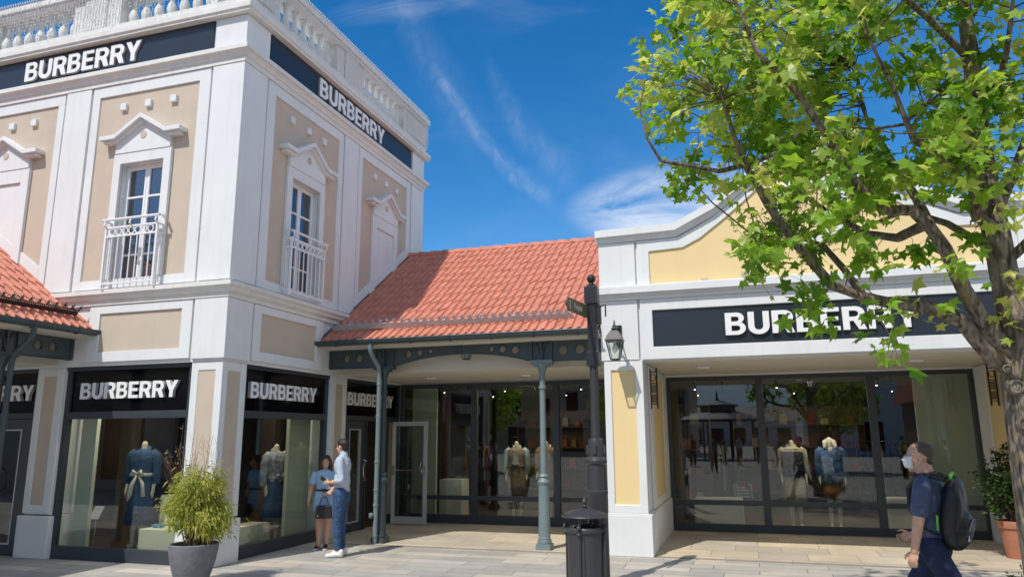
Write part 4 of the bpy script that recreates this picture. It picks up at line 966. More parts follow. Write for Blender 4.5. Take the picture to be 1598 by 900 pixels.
trunk[0].z = -.05
bumpy(q, trunk, [.185, .16, .146, .142, .140, .130, .084, .076, .066, .054, .046, .035, .012], 26, .06)
# cut branch scars
for (x, z, r) in ((1.72, 1.66, .030), (1.70, 1.90, .036), (1.66, 2.02, .02)):
    c = K(x, z)+Vector((0.0, -.118, 0)); q.tube([c+Vector((0, .03, 0)), c+Vector((0, .0, 0))], [r*1.5, r*1.2], 14); q.tube([c+Vector((r*math.cos(R(a)), -.004, r*math.sin(R(a)))) for a in range(0, 361, 24)], r*.28, 5)
q.build('trunk', bark, tr, smooth=True, angle=180, recalc=True)
limbs = [
 ([K(1.76, 1.98), K(1.62, 2.12, 5.15), K(1.46, 2.37, 5.05), K(1.27, 2.48, 4.95), K(1.06, 2.51, 4.9), K(.86, 2.58, 4.85), K(.65, 2.68, 4.8), K(.42, 3.02, 4.72), K(.25, 3.34, 4.65), K(.11, 3.67, 4.6), K(.03, 3.95, 4.5), K(-.05, 4.35, 4.4)], [.072, .056, .045, .039, .036, .033, .030, .027, .026, .021, .015, .008]),
 ([K(.86, 2.58, 4.85), K(.74, 2.80, 4.95), K(.62, 2.98, 5.1), K(.35, 3.12, 5.25), K(.12, 3.05, 5.35)], [.026, .022, .018, .012, .006]),
 ([K(.10, 3.69, 4.6), K(-.1, 3.66, 4.45), K(-.35, 3.74, 4.3), K(-.55, 3.80, 4.2), K(-.66, 4.02, 4.1), K(-.72, 4.35, 4.05)], [.018, .015, .012, .010, .007, .004]),
 ([K(.11, 3.67, 4.6), K(.38, 3.78, 4.5), K(.52, 3.9, 4.4)], [.016, .010, .005]),
 ([K(1.78, 2.1), K(1.63, 2.26, 5.1), K(1.50, 2.6, 5.0), K(1.42, 2.89, 4.9), K(1.34, 3.06, 4.85), K(1.24, 3.20, 4.8), K(1.05, 3.22, 4.7), K(.9, 3.42, 4.6), K(.75, 3.75, 4.5), K(.55, 4.21, 4.3), K(.25, 4.65, 4.1), K(.1, 5.2, 4.0)], [.075, .054, .045, .040, .037, .034, .029, .025, .023, .018, .013, .007]),
 ([K(1.34, 3.06, 4.85), K(1.27, 3.30, 4.95), K(1.18, 3.50, 5.1), K(1.0, 3.95, 5.3), K(.95, 4.5, 5.5)], [.035, .028, .022, .015, .008]),
 ([K(1.30, 3.08, 4.85), K(1.12, 3.0, 5.2), K(.92, 3.05, 5.5), K(.70, 3.22, 5.8), K(.45, 3.45, 6.1), K(.3, 3.9, 6.3)], [.035, .03, .026, .02, .013, .006]),
 ([K(1.75, 2.85), K(1.6, 2.95, 5.3), K(1.45, 3.08, 5.5), K(1.2, 3.2, 5.8), K(.9, 3.1, 6.0), K(.65, 3.05, 6.2)], [.034, .028, .024, .018, .011, .006]),
 ([K(1.75, 3.0), K(1.64, 3.12, 4.95), K(1.66, 3.4, 4.8), K(1.58, 3.55, 4.75), K(1.50, 3.52, 4.7), K(1.3, 3.75, 4.5), K(1.2, 4.2, 4.35), K(1.05, 4.7, 4.2)], [.038, .034, .03, .026, .022, .018, .012, .006]),
 ([K(1.76, 2.75), K(1.93, 2.9, 5.1), K(2.1, 3.15, 4.9), K(2.3, 3.3, 4.8), K(2.6, 3.7, 4.6)], [.036, .03, .026, .02, .01]),
 ([K(1.75, 3.1), K(1.88, 3.35, 5.35), K(2.05, 3.75, 5.6), K(2.35, 4.4, 5.9)], [.034, .03, .022, .01]),
 ([K(1.74, 3.7), K(1.60, 3.95, 5.4), K(1.35, 4.35, 5.7), K(1.0, 4.9, 6.0)], [.03, .024, .016, .008]),
 ([K(1.74, 3.9), K(1.9, 4.1, 5.0), K(1.98, 4.35, 4.8), K(2.1, 4.9, 4.5)], [.028, .022, .016, .008]),
 ([K(1.74, 4.3), K(1.5, 4.7, 4.9), K(1.2, 5.1, 4.5), K(.8, 5.5, 4.2)], [.026, .02, .014, .007]),
 ([K(1.74, 4.6), K(2.1, 5.1, 5.5), K(2.6, 5.6, 5.8)], [.024, .016, .007]),
 ([K(1.74, 2.6), K(1.80, 2.75, 5.6), K(1.8, 3.1, 6.1), K(1.6, 3.6, 6.5), K(1.3, 4.0, 6.8)], [.032, .028, .022, .014, .007]),
 ([K(1.80, 2.2), K(2.0, 2.35, 5.3), K(2.3, 2.55, 5.5), K(2.7, 2.9, 5.7)], [.034, .03, .022, .012]),
 ([K(1.86, 2.62, 5.2), K(2.0, 2.7, 5.0), K(2.2, 2.72, 4.8)], [.012, .008, .004]),
 ([K(1.40, 4.0, 4.6), K(1.25, 3.87, 4.5), K(1.05, 3.86, 4.4), K(.88, 3.9, 4.3)], [.012, .010, .007, .004]),
]
LP = []
for pts, rs in limbs:
    q = MB(); bumpy(q, pts, rs, 12 if rs[0] > .05 else 9, .06, rt.random()*9)
    q.build('branch', bark if rs[0] > .015 else TWIG, tr, smooth=True, angle=180)
    for i in range(len(pts)-1):
        for k in range(5): LP.append(pts[i].lerp(pts[i+1], k/5))
for i in range(5, 12): LP.append(trunk[i])
# leaf clusters: survey rows (height and spread of the foliage on the plane of the trunk), each given its own depth
Kf = F
def surv(px, py, y):
    d_ = cf+cr*((px-799)/Kf)-cu*((py-450)/Kf); return Vector((0, 0, 1.6))+d_*(y/d_.y)
rows = [(-40, 1040, 1620, .8), (0, 1050, 1345, 1.15), (0, 1345, 1520, .8), (40, 1010, 1055, .5), (40, 1055, 1350, 1.1), (40, 1350, 1500, .7), (30, 1560, 1610, .45), (60, 1545, 1615, .4),
        (80, 1000, 1070, .6), (80, 1070, 1345, 1.1), (85, 1345, 1460, .7), (85, 1510, 1615, .6), (125, 980, 1110, .9), (120, 1110, 1345, 1.15), (125, 1350, 1470, .5), (125, 1490, 1615, .9),
        (165, 985, 1110, .8), (160, 1110, 1350, 1.2), (165, 1425, 1615, .85), (200, 1010, 1075, .55), (200, 1100, 1365, 1.1), (205, 1425, 1600, .9), (235, 1055, 1160, .5), (235, 1170, 1375, 1.1), (245, 1430, 1600, 1.0),
        (275, 1055, 1130, .7), (275, 1140, 1500, 1.05), (280, 1500, 1600, .7), (282, 1065, 1110, .5), (310, 1165, 1390, .85), (300, 1480, 1560, .4), (352, 1130, 1350, .68), (340, 1560, 1612, .35), (375, 1125, 1370, .5), (385, 1400, 1445, .5), (360, 1480, 1540, .3),
        (405, 1160, 1370, .42), (410, 1440, 1500, .3), (440, 1195, 1270, .4), (430, 1575, 1612, .7), (470, 1225, 1275, .4), (470, 1430, 1480, .35), (495, 1240, 1262, .5), (490, 1345, 1430, .32), (500, 1575, 1612, .5), (520, 1345, 1400, .25)]
clusters = []
for py, x0, x1, dn in rows:
    n = max(1, int((x1-x0)*dn*(1.0 if py < 300 else .8)/15))
    for i in range(n):
        px = rt.uniform(x0, x1); yy_ = rt.triangular(3.7, 6.6, 4.9)
        if py > 330: yy_ = rt.uniform(4.3, 5.4)
        clusters.append((surv(px, py+rt.uniform(-20, 20), yy_), 1))
for i in range(430):            # the rest of the crown, above and to the right of the picture
    v = Vector((rt.gauss(0, 1), rt.gauss(0, 1), rt.gauss(0, 1))).normalized()*rt.random()**.45
    p = Vector((1.65, 5.2, 4.9))+Vector((v.x*2.2, v.y*2.1, v.z*2.0))
    c = p-Vector((0, 0, 1.6)); w_ = c.dot(cf)
    if w_ > 0:
        sx_, sy_ = 799+Kf*c.dot(cr)/w_, 450-Kf*c.dot(cu)/w_
        if -60 < sx_ < 1640 and -60 < sy_ < 960: continue
    if p.z < 3.0: continue
    clusters.append((p, 0))
lf = MB(); tw = MB()
star = []
for i, (ang, ln) in enumerate(((90, 1.0), (63, .52), (30, .92), (-2, .47), (-40, .66), (-74, .36), (-90, .14))):
    star.append((ln*math.cos(R(ang)), ln*math.sin(R(ang))))
star = star+[(-x, y) for x, y in star[::-1][1:-1]]
def leaf(p, nrm, tip, s, av):
    nrm = nrm.normalized(); tip = (tip-nrm*tip.dot(nrm)).normalized(); sd_ = tip.cross(nrm); b = len(lf.v); lf.av = av
    lf.v.append(tuple(p)); cup = rt.uniform(.15, .75)
    for x, y in star: lf.v.append(tuple(p+(sd_*x+tip*y)*s-nrm*s*cup*(x*x*.9+max(y, 0)**2*.35)))
    n = len(star)
    for i in range(n): lf.face([b, b+1+i, b+1+(i+1) % n])
for c, vis in clusters:
    near = min(LP, key=lambda l_: (l_-c).length_squared+(.6*max(0, l_.z-c.z))**2)
    d_ = c-near
    if d_.length < 1.6:
        m_ = near.lerp(c, .5)+Vector((rt.uniform(-.05, .05), rt.uniform(-.05, .05), rt.uniform(-.02, .10)))
        m2 = near.lerp(c, .8)+Vector((rt.uniform(-.04, .04), rt.uniform(-.04, .04), rt.uniform(-.0, .06)))
        r0 = .0035+.004*min(1, d_.length); tw.tube([near, m_, m2, c], [r0, r0*.75, r0*.5, .0018], 4, cap=False)
    tone = min(1, max(0, rt.gauss(.5, .24)))
    for k in range(rt.randint(15, 21)):
        o_ = Vector((rt.gauss(0, .068), rt.gauss(0, .068), rt.gauss(-.02, .068))); p = c+o_
        nrm = Vector((rt.gauss(0, .55), rt.gauss(-.25, .55), rt.uniform(.15, 1.0))); tip = Vector((o_.x*6+rt.gauss(0, .4), o_.y*6+rt.gauss(0, .4), -.7+rt.gauss(0, .4)))
        s_ = rt.choice((.03, .038, .044, .05, .054, .058, .064, .072, .088)); 
        leaf(p, nrm, tip, s_, min(1, max(0, tone+rt.gauss(0, .16)+(.25 if s_ < .045 else 0))))
        if k < 6: tw.tube([c, p], [.0014, .001], 3, cap=False)
tw.build('twigs', TWIG, tr)
tr_leaf = leafmat('sweetgum_leaf', (.085, .21, .022), (.25, .42, .055), (.52, .55, .15), .58, .36)
lf.build('crown', tr_leaf, tr, recalc=False, attr=True)
print('leaves', len(lf.f)//12, 'clusters', len(clusters))
# ---------------------------------------------------------------- figures: a continuous skin from tapered limbs, remeshed
def organic(mb, name, m, parent, voxel=.008, it=4, base=None):
    o = mb.build(name, m, parent, recalc=True, base=base)
    r = o.modifiers.new('remesh', 'REMESH'); r.mode = 'VOXEL'; r.voxel_size = voxel; r.use_smooth_shade = True
    s = o.modifiers.new('smooth', 'SMOOTH'); s.factor = .5; s.iterations = it
    return o
MANN = mat('ivory_mannequin', (.62, .58, .46), .45)
def fabric(name, col, var=.2, vscale=14, bump=.4, bscale=25, col2=None): return mat(name, col, .85, var=var, vscale=vscale, bump=min(1, bump*1.8), bscale=bscale*.7, col2=col2, bdist=.035)
DENIM = fabric('blue_denim', (.035, .085, .19), .35, 18); 
def shell(mb, prof, cx, cy, n=28, folds=7, amp=.05, sy=.72, seed=0., yaw=0.):
    """closed garment surface: [(half width, z)] with soft folds that grow towards the hem"""
    m_ = len(prof); z0 = prof[0][1]; z1 = prof[-1][1]
    b = len(mb.v)
    for i, (r, z) in enumerate(prof):
        for k in range(n):
            a = 2*math.pi*k/n; f = abs(z1-z)/abs(z1-z0+1e-6)
            q = r*(1+amp*f*math.sin(folds*a+seed)+amp*.5*math.sin((folds-3)*a+seed*2+z*9))
            x, y = q*math.cos(a), q*sy*math.sin(a); mb.v.append((cx+x*math.cos(yaw)-y*math.sin(yaw), cy+x*math.sin(yaw)+y*math.cos(yaw), z))
    for i in range(m_-1):
        for k in range(n): k2 = (k+1) % n; mb.face([b+i*n+k, b+i*n+k2, b+(i+1)*n+k2, b+(i+1)*n+k])
    mb.face([b+k for k in range(n)][::-1]); mb.face([b+(m_-1)*n+k for k in range(n)])
def mannequin(x, y, yaw, label, garments, stand=True, z0=0., hands=True):
    t = thing('mannequin', label, 'mannequin', (x, y, z0), 'headless mannequins in the shop windows')
    ca, sa = math.cos(yaw), math.sin(yaw)
    P_ = lambda u, v, z: (x+u*ca-v*sa, y+u*sa+v*ca, z0+z)       # u = to the figure's left in view, v = away from its front
    q = MB(); rot = Matrix.Rotation(yaw, 3, 'Z')
    q.ell(P_(0, 0, 1.22), (.155, .09, .16), rot=rot); q.ell(P_(0, 0, 1.02), (.12, .085, .14), rot=rot); q.ell(P_(0, 0, .85), (.15, .10, .12), rot=rot)
    q.capsule(P_(0, .01, 1.30), .05, P_(0, 0, 1.46), .042)
    for s_ in (-1, 1):
        q.capsule(P_(s_*.16, 0, 1.31), .05, P_(s_*.20, .02, 1.06), .038); q.capsule(P_(s_*.20, .02, 1.06), .036, P_(s_*.205, -.03, .84), .024)
        h = P_(s_*.205, -.035, .80); q.ell(h, (.022, .03, .045), rot=rot)
        for k in range(4): q.capsule(P_(s_*.205, -.055+k*.014, .77), .008, P_(s_*.203, -.055+k*.013, .70+.008*abs(k-1.5)), .006)
        q.capsule(P_(s_*.20, -.06, .79), .009, P_(s_*.195, -.075, .745), .007)
        q.capsule(P_(s_*.075, 0, .82), .08, P_(s_*.07, 0, .45), .055); q.capsule(P_(s_*.07, 0, .45), .05, P_(s_*.07, .01, .10), .03)
        q.ell(P_(s_*.07, -.03, .05), (.032, .075, .03), rot=rot)
    organic(q, 'body', MANN, t, .010, 4)
    for g in garments: g(t, P_, rot, yaw)
    if stand: s = MB(); s.lathe([(.14, 0.0+z0+.03), (.14, z0+.04), (.01, z0+.045), (.01, z0+.5)], x, y+.02, 20); s.build('stand', CHROME, t)
    return t
def coat(name, m, prof, sleeve=None, sm=None, slen=1.0, amp=.05, sy=.72, seed=0., collar=True, open_=None):
    def f(t, P_, rot, yaw):
        c = P_(0, 0, 0); q = MB(); shell(q, [(r, c[2]+z) for r, z in prof], c[0], c[1], amp=amp, sy=sy, seed=seed, yaw=yaw)
        o = q.build(name, m, t, smooth=True, angle=180)
        if sleeve:
            for s_ in (-1, 1):
                q = MB(); q.tube([P_(s_*.13, 0, 1.35), P_(s_*.185, 0, 1.30), P_(s_*.205, .015, 1.18), P_(s_*.215, .02, 1.06), P_(s_*.22, 0, 1.06-.2*slen)], [.055, .068, .062, .056, .05], 12); q.build('sleeve', sleeve, o, smooth=True, angle=180)
        if collar:
            q = MB(); q.tube([P_(-.07, -.03, 1.33), P_(-.06, .04, 1.40), P_(0, .065, 1.42), P_(.06, .04, 1.40), P_(.07, -.03, 1.33), P_(.03, -.075, 1.24)], [.022, .028, .03, .028, .022, .012], 8); q.build('collar', sm or m, o, smooth=True, angle=180)
        if open_:
            q = MB(); w_, z0_, z1_ = open_[1:]; q.prism([(-w_, z0_), (w_, z0_), (w_*.6, z1_), (-w_*.6, z1_)], -.128, -.06, lambda u, v, z: P_(u, v, z)); q.build('undershirt', open_[0], t, bevel=.01)
    return f
TOP = [(.16, .86), (.165, 1.0), (.155, 1.1), (.18, 1.22), (.185, 1.31), (.12, 1.37), (.06, 1.39)]
def prof(hem, w_, waist=.15, top=1.39): return [(w_, hem), (w_*.96, (hem+.8)/2), (.185, .86), (waist, 1.03), (.18, 1.20), (.188, 1.31), (.13, 1.365), (.06, top)]
def knot(m, z=1.03, tails=True):
    def f(t, P_, rot, yaw):
        q = MB(); q.tube([P_(.16*math.cos(R(a)), .115*math.sin(R(a)), z) for a in range(0, 361, 20)], .022, 8)
        for s_ in (-1, 1): q.tube([P_(0, -.12, z), P_(s_*.06, -.14, z+.05), P_(s_*.09, -.135, z+.0), P_(s_*.02, -.13, z)], [.02, .028, .022, .012], 8)
        if tails:
            q.tube([P_(0, -.125, z), P_(-.05, -.15, z-.14), P_(-.07, -.155, z-.28), P_(-.10, -.15, z-.36)], [.015, .03, .035, .01], 8); q.tube([P_(0.02, -.125, z), P_(.10, -.14, z-.12), P_(.13, -.15, z-.30)], [.015, .025, .03], 8)
        q.build('knotted_scarf', m, t, smooth=True, angle=180)
    return f
IVORY = fabric('ivory_cloth', (.66, .64, .56), .1); TRENCH = fabric('tan_trench_cloth', (.24, .165, .09), .15, 8); CAMEL = fabric('pale_beige_cloth', (.42, .36, .25), .12, 8); NAVYC = fabric('navy_quilted_cloth', (.015, .018, .03), .2, 30)
BROWNS = fabric('rust_brown_cloth', (.20, .09, .035), .15); TIEDYE = fabric('blue_tie_dye', (.10, .20, .38), .2, 11, col2=(.012, .035, .12)); SWIRL = fabric('white_and_blue_print', (.60, .60, .55), .1, 7, col2=(.03, .07, .20))
STRIPE = bpy.data.materials.new('blue_white_stripe'); STRIPE.use_nodes = True
_t = STRIPE.node_tree; _c = _t.nodes.new('ShaderNodeTexCoord'); _wv = _t.nodes.new('ShaderNodeTexWave'); _wv.inputs['Scale'].default_value = 14; _wv.bands_direction = 'X'; _wv.inputs['Distortion'].default_value = .6
_rr = _t.nodes.new('ShaderNodeValToRGB'); _rr.color_ramp.elements[0].color = (.10, .22, .30, 1); _rr.color_ramp.elements[1].color = (.55, .58, .52, 1); _t.links.new(_c.outputs['Object'], _wv.inputs[0]); _t.links.new(_wv.outputs[0], _rr.inputs[0]); _t.links.new(_rr.outputs[0], _t.nodes['Principled BSDF'].inputs['Base Color'])
mannequin(-8.42, 8.78, .2, 'headless mannequin in a long blue denim dress with a white scarf knotted at the waist', [coat('shirt_dress', DENIM, prof(.34, .20), DENIM, slen=.8), knot(IVORY)], z0=.06)
mannequin(X0-.62, 10.22, 1.35, 'headless mannequin in a white and blue knotted top over a blue denim skirt', [coat('printed_top', SWIRL, TOP, SWIRL, slen=1.0), coat('denim_skirt', DENIM, [(.20, .33), (.205, .5), (.19, .8), (.15, 1.0), (.12, 1.02)], collar=False), knot(SWIRL, .98, False)])
mannequin(-4.42, 14.15, .1, 'headless mannequin in a tan sleeveless trench coat over a blue striped blouse', [coat('trench_coat', TRENCH, prof(.46, .21), STRIPE, STRIPE, open_=(STRIPE, .06, 1.0, 1.34)), knot(TRENCH, 1.02, False)])
mannequin(-3.86, 14.35, -.25, 'headless mannequin in a tan trench coat over a white sweater, behind the slender post', [coat('trench_coat', TRENCH, prof(.58, .20), TRENCH, IVORY, open_=(IVORY, .045, 1.0, 1.38))])
mannequin(.68, 14.2, .1, 'headless mannequin in a pale beige coat with a dark quilted waistcoat', [coat('long_coat', CAMEL, prof(.40, .20), CAMEL, slen=.7), coat('waistcoat', NAVYC, [(.19, .86), (.192, 1.0), (.19, 1.15), (.195, 1.28), (.15, 1.345)], collar=False, sy=.76, open_=(CAMEL, .05, .5, 1.36))], stand=False)
mannequin(1.31, 14.2, -.05, 'headless mannequin in a blue tie dyed jacket, white hooded sweater and brown shorts', [coat('tie_dyed_jacket', TIEDYE, [(.20, .78), (.205, .95), (.20, 1.15), (.205, 1.28), (.15, 1.36)], TIEDYE, IVORY, open_=(IVORY, .06, .80, 1.36)), coat('shorts', BROWNS, [(.175, .50), (.18, .62), (.165, .80)], collar=False, amp=.03)], stand=False)
# hood and letter mark of the last figure
q = MB(); q.tube([(1.22, 14.10, 1.36), (1.24, 14.22, 1.46), (1.31, 14.27, 1.50), (1.38, 14.22, 1.46), (1.40, 14.10, 1.36)], [.03, .045, .05, .045, .03], 10); o = q.build('hood', IVORY, bpy.data.objects['mannequin.005'], smooth=True, angle=180)

# ---------------------------------------------------------------- plinths, tickets, clothes rails
def simple(name, mb, m, label, cat, base, group=None, **kw): return tag(mb.build(name, m, base=base, **kw), label, cat, group)
gpl = 'cream display plinths in the shop windows'
for (x0, x1, y0, y1, h, lab) in ((-7.98, -7.18, 8.35, 8.85, .40, 'wide low cream plinth in the corner window under the blue shoe'), (-8.14, -7.72, 8.87, 9.25, .80, 'taller cream plinth behind the low one in the corner window, bundle of canes on it'),
    (X0-.60, X0-.28, 8.95, 9.65, .38, 'low cream block in the side window next to the corner pier'), (X0-1.0, X0-.62, 8.95, 9.35, .80, 'tall cream block with the woven vase in the side window'),
    (-5.98, -5.50, 13.95, 14.35, .76, 'square cream plinth seen to the right of the open white door'), (-2.28, -2.08, 13.9, 14.3, .8, 'cream plinth behind the signpost, at the end of the arcade window'),
    (-1.02, -.20, 13.75, 14.25, .50, 'low cream plinth at the left of the yellow shop windows'), (2.02, 2.62, 13.9, 14.3, .55, 'cream plinth behind the walking man in the yellow shop windows')):
    simple('plinth', MB().box(x0, x1, y0, y1, .03, h), PLINTH, lab, 'plinth', ((x0+x1)/2, (y0+y1)/2, .03), gpl, bevel=.006)
q = MB(); q.ell((-7.86, 8.52, .425), (.07, .035, .025)); q.ell((-7.80, 8.56, .43), (.05, .03, .03)); simple('shoe', q, mat('bright_blue_cloth', (.03, .16, .40), .6), 'bright blue shoe lying on the low plinth of the corner window', 'shoe', (-7.86, 8.52, .40), smooth=True)
t = thing('cane_bundle', 'bundle of thorny brown canes with pale buds in the corner window', 'decoration', (-7.98, 9.05, .8)); q = MB(); r_ = random.Random(4); bd = MB()
for i in range(15):
    a = r_.uniform(-.55, .22); p0 = Vector((-7.98+r_.uniform(-.08, .08), 9.05+r_.uniform(-.05, .05), .80)); l_ = r_.uniform(.7, 1.05) if a > -.2 else r_.uniform(.5, .75)
    p1 = p0+Vector((math.sin(a)*l_, r_.uniform(-.12, .05), math.cos(a)*l_)); q.tube([p0, p0.lerp(p1, .5)+Vector((.02, 0, 0)), p1], [.013, .011, .005], 6)
    for k in range(9):
        c = p0.lerp(p1, k/9+.05); q.tube([c, c+Vector((r_.uniform(-.03, .03), r_.uniform(-.02, .02), .02))], [.003, .001], 3)
    for k in range(3):
        c = p0.lerp(p1, r_.uniform(.6, 1)); blade(bd, c, Vector((r_.uniform(-1, 1), r_.uniform(-.5, .5), r_.uniform(0, .8))), .07, .02, .5, .3)
q.build('cane', mat('thorny_brown_cane', (.12, .055, .035), .7), t); bd.build('bud', IVORY, t)
t = thing('woven_vase', 'tall woven vase with dry stems on the block in the side window', 'vase', (X0-.80, 9.15, .80)); q = MB(); vx, vy = X0-.80, 9.15
q.lathe([(.07, .80), (.10, .86), (.115, 1.0), (.10, 1.25), (.075, 1.40), (.08, 1.42)], vx, vy, 20, mod=lambda a, k: 1+.04*math.sin(10*a)); q.build('vase_body', fabric('dry_wicker', (.32, .29, .18), .3, 40), t, smooth=True)
q = MB()
for i in range(26): a = r_.uniform(0, 6.28); q.tube([(vx+.11*math.cos(a), vy+.11*math.sin(a), .82), (vx+.13*math.cos(a+.5), vy+.13*math.sin(a+.5), 1.1), (vx+.08*math.cos(a+1), vy+.08*math.sin(a+1), 1.40), (vx+.14*math.cos(a+1.2), vy+.14*math.sin(a+1.2), 1.52)], [.006, .006, .005, .002], 4)
q.build('dry_stem', fabric('dry_grass', (.40, .37, .24), .2), t)
def ticket(x, y, yaw, lab, z=0.56):
    t = thing('ticket_stand', lab, 'sign stand', (x, y, .03), 'small white ticket stands in the windows'); q = MB(); q.lathe([(.06, .03), (.06, .04), (.007, .045), (.007, z-.06)], x, y, 12); q.build('stand', CHROME, t)
    q = MB(); c, s = math.cos(yaw), math.sin(yaw); q.prism([(-.075, -.10), (.075, -.10), (.075, .10), (-.075, .10)], -.004, .004, lambda u, w_, zz: (x+u*c-(w_+zz*.45)*-s, y+u*s+(w_+zz*.45)*c, z+zz*.85)); cd = q.build('card', mat('ticket_card%d' % len(MATS), (.60, .66, .72), .5), t)
    q = MB(); q.box(-.04, .04, -.0055, -.0045, .055, .062, lambda u, w_, zz: (x+u*c-(w_+zz*.45)*-s, y+u*s+(w_+zz*.45)*c, z+zz*.85)); q.build('printed_line', BLACK, cd)
ticket(-9.02, 8.62, .1, 'small white ticket on a thin stand at the left of the corner window'); ticket(X0-.35, 10.88, 1.4, 'small white ticket on a thin stand beside the laughing woman')
q = MB(); q.tube([(-.32, 13.56, .53), (-.32, 13.56, .76), (-.27, 13.56, .76)], .009, 6); q.tube([(-.04, 13.56, .53), (-.04, 13.56, .76), (-.09, 13.56, .76)], .009, 6)
for k in range(22): q.box(-.29+(k % 6)*.037, -.262+(k % 6)*.037, 13.55, 13.553, .55+(k//6)*.05, .58+(k//6)*.05)
simple('notice_frame', q, mat('pale_blue_lettering', (.45, .58, .62), .5), 'pale blue notice between two white clips low in the yellow shop window', 'notice', (-.2, 13.56, .53))
GC = [(.22, .03, .02), (.28, .12, .04), (.30, .22, .12), (.012, .012, .018), (.20, .015, .02), (.10, .06, .05), (.35, .30, .22), (.30, .09, .02), (.02, .03, .07)]
GM_ = [fabric('rail_garment_%s' % 'abcdefghi'[i], c, .2) for i, c in enumerate(GC)]
def rail(x0, x1, y, z, lab, n, cols, along='x', seed=0):
    t = thing('clothes_rail', lab, 'clothes rail', ((x0+x1)/2 if along == 'x' else x0, y, .03), 'clothes rails inside the shops'); r_ = random.Random(seed)
    q = MB(); pt = (lambda f, zz: (x0+(x1-x0)*f, y, zz)) if along == 'x' else (lambda f, zz: (x0, y+(x1-x0)*f, zz))
    q.tube([pt(0, .03), pt(0, z), pt(1, z), pt(1, .03)], .012, 8); q.build('rail_frame', CHROME, t)
    for i in range(n):
        f = (i+.7)/(n+.4); c = pt(f, z); m_ = GM_[cols[i % len(cols)]]; ln = r_.uniform(.55, .95); w_ = .17; q = MB(); dd = .022
        T_ = (lambda u, w2, zz: (c[0]+w2, c[1]+u, zz)) if along == 'x' else (lambda u, w2, zz: (c[0]+u, c[1]+w2, zz))
        z1 = z-.06; q.prism([(-.03, z1), (-w_, z1-.07), (-w_-.03, z1-.45), (-w_+.05, z1-.45), (-w_+.04, z1-ln), (w_-.04, z1-ln), (w_-.05, z1-.45), (w_+.03, z1-.45), (w_, z1-.07), (.03, z1)], -dd, dd, T_); q.build('garment', m_, t, bevel=.008)
rail(-6.05, -5.35, 15.6, 1.45, 'clothes rail with red and orange garments behind the pale door panel', 8, [0, 3, 4, 7, 3, 2], seed=1)
rail(-5.2, -4.7, 15.2, 1.4, 'clothes rail with dark garments left of the striped mannequin', 7, [3, 8, 3, 5], seed=2)
rail(-3.3, -2.2, 15.4, 1.45, 'clothes rail with rust and brown garments behind the signpost', 11, [7, 0, 5, 3, 2, 4], seed=3)
rail(-1.2, -.5, 16.2, 1.45, 'clothes rail with brown garments at the left of the yellow shop', 7, [5, 2, 6, 3], seed=4)
rail(2.0, 3.2, 16.4, 1.45, 'clothes rail with dark garments behind the walking man', 10, [3, 8, 5, 6], seed=5)
rail(10.0, 11.6, 0, 1.4, '', 0, [1]) if False else None
rail(X0-5.2, X0-4.0, 12.3, 1.35, 'clothes rail with dark garments deep inside the corner shop', 10, [3, 5, 1, 8], seed=6)
# shelving with bags and shoes
def shelf(x0, x1, y, lab, n=4, seed=0, glow=False):
    t = thing('display_shelf', lab, 'shelf', ((x0+x1)/2, y, .03), 'display shelves inside the shops'); r_ = random.Random(seed)
    q = MB(); q.box(x0, x1, y+.30, y+.33, .03, 2.2); q.box(x0-.03, x0, y, y+.33, .03, 2.2); q.box(x1, x1+.03, y, y+.33, .03, 2.2); q.build('shelf_back', mat('walnut_veneer%d' % len(MATS), (.11, .06, .035), .5, var=.3, vscale=3), t)
    for k in range(n):
        z = .35+k*.48; MB().box(x0, x1, y, y+.30, z, z+.025).build('board', BEAM2, t)
        xx = x0+.12
        while xx < x1-.15:
            w_ = r_.uniform(.10, .18); h = r_.uniform(.10, .24); c = r_.choice(GM_)
            q = MB(); q.prism([(xx-w_/2, z+.026), (xx+w_/2, z+.026), (xx+w_*.42, z+.026+h), (xx-w_*.42, z+.026+h)], y+.06, y+.20, lambda u, v, zz: (u, v, zz))
            q.tube([(xx-w_*.25, y+.13, z+h), (xx-w_*.2, y+.13, z+h+.09), (xx+w_*.2, y+.13, z+h+.09), (xx+w_*.25, y+.13, z+h)], .008, 5); q.build('bag', c, t, bevel=.01)
            xx += w_+r_.uniform(.06, .2)
shelf(-1.30, -.75, 14.6, 'narrow shelf of handbags at the left end of the yellow shop windows', seed=1)
shelf(-.35, 2.3, 17.4, 'wide shelf along the back wall of the yellow shop', seed=2)
shelf(X0-4.9, X0-3.8, 13.2, 'shelf of bags on the back wall inside the corner shop', seed=3)
shelf(-5.4, -3.2, 17.4, 'shelf of bags on the back wall behind the arcade windows', seed=4)
# track lights
def spots(label, pts, z):
    t = thing('track_light', label, 'ceiling light', (pts[0][0], pts[0][1], z), 'ceiling spotlights behind the glass')
    q = MB(); q.box(pts[0][0]-.15, pts[-1][0]+.15, pts[0][1]-.015, pts[0][1]+.015, z-.03, z); q.build('track', BLACK, t)
    for i, (x, y) in enumerate(pts):
        q = MB(); q.tube([(x, y, z-.03), (x, y, z-.10)], .008, 6); q.tube([(x, y-.03, z-.09), (x, y+.05, z-.19)], .032, 10); s = q.build('spotlight', BLACK, t, smooth=True)
        if i % 2 == 0: MB().ell((x, y+.052, z-.195), (.018, .018, .018), 8, 6).build('lamp', BULB, s)
spots('track of small black spotlights along the yellow shop windows', [(-.92, 13.9), (-.44, 13.9), (.50, 13.9), (1.05, 13.9), (2.12, 13.9), (2.85, 13.9)], 2.62)
spots('track of small black spotlights along the arcade windows', [(-5.9, 13.9), (-5.35, 13.9), (-4.6, 13.9), (-3.95, 13.9), (-3.05, 13.9), (-2.5, 13.9)], 2.68)
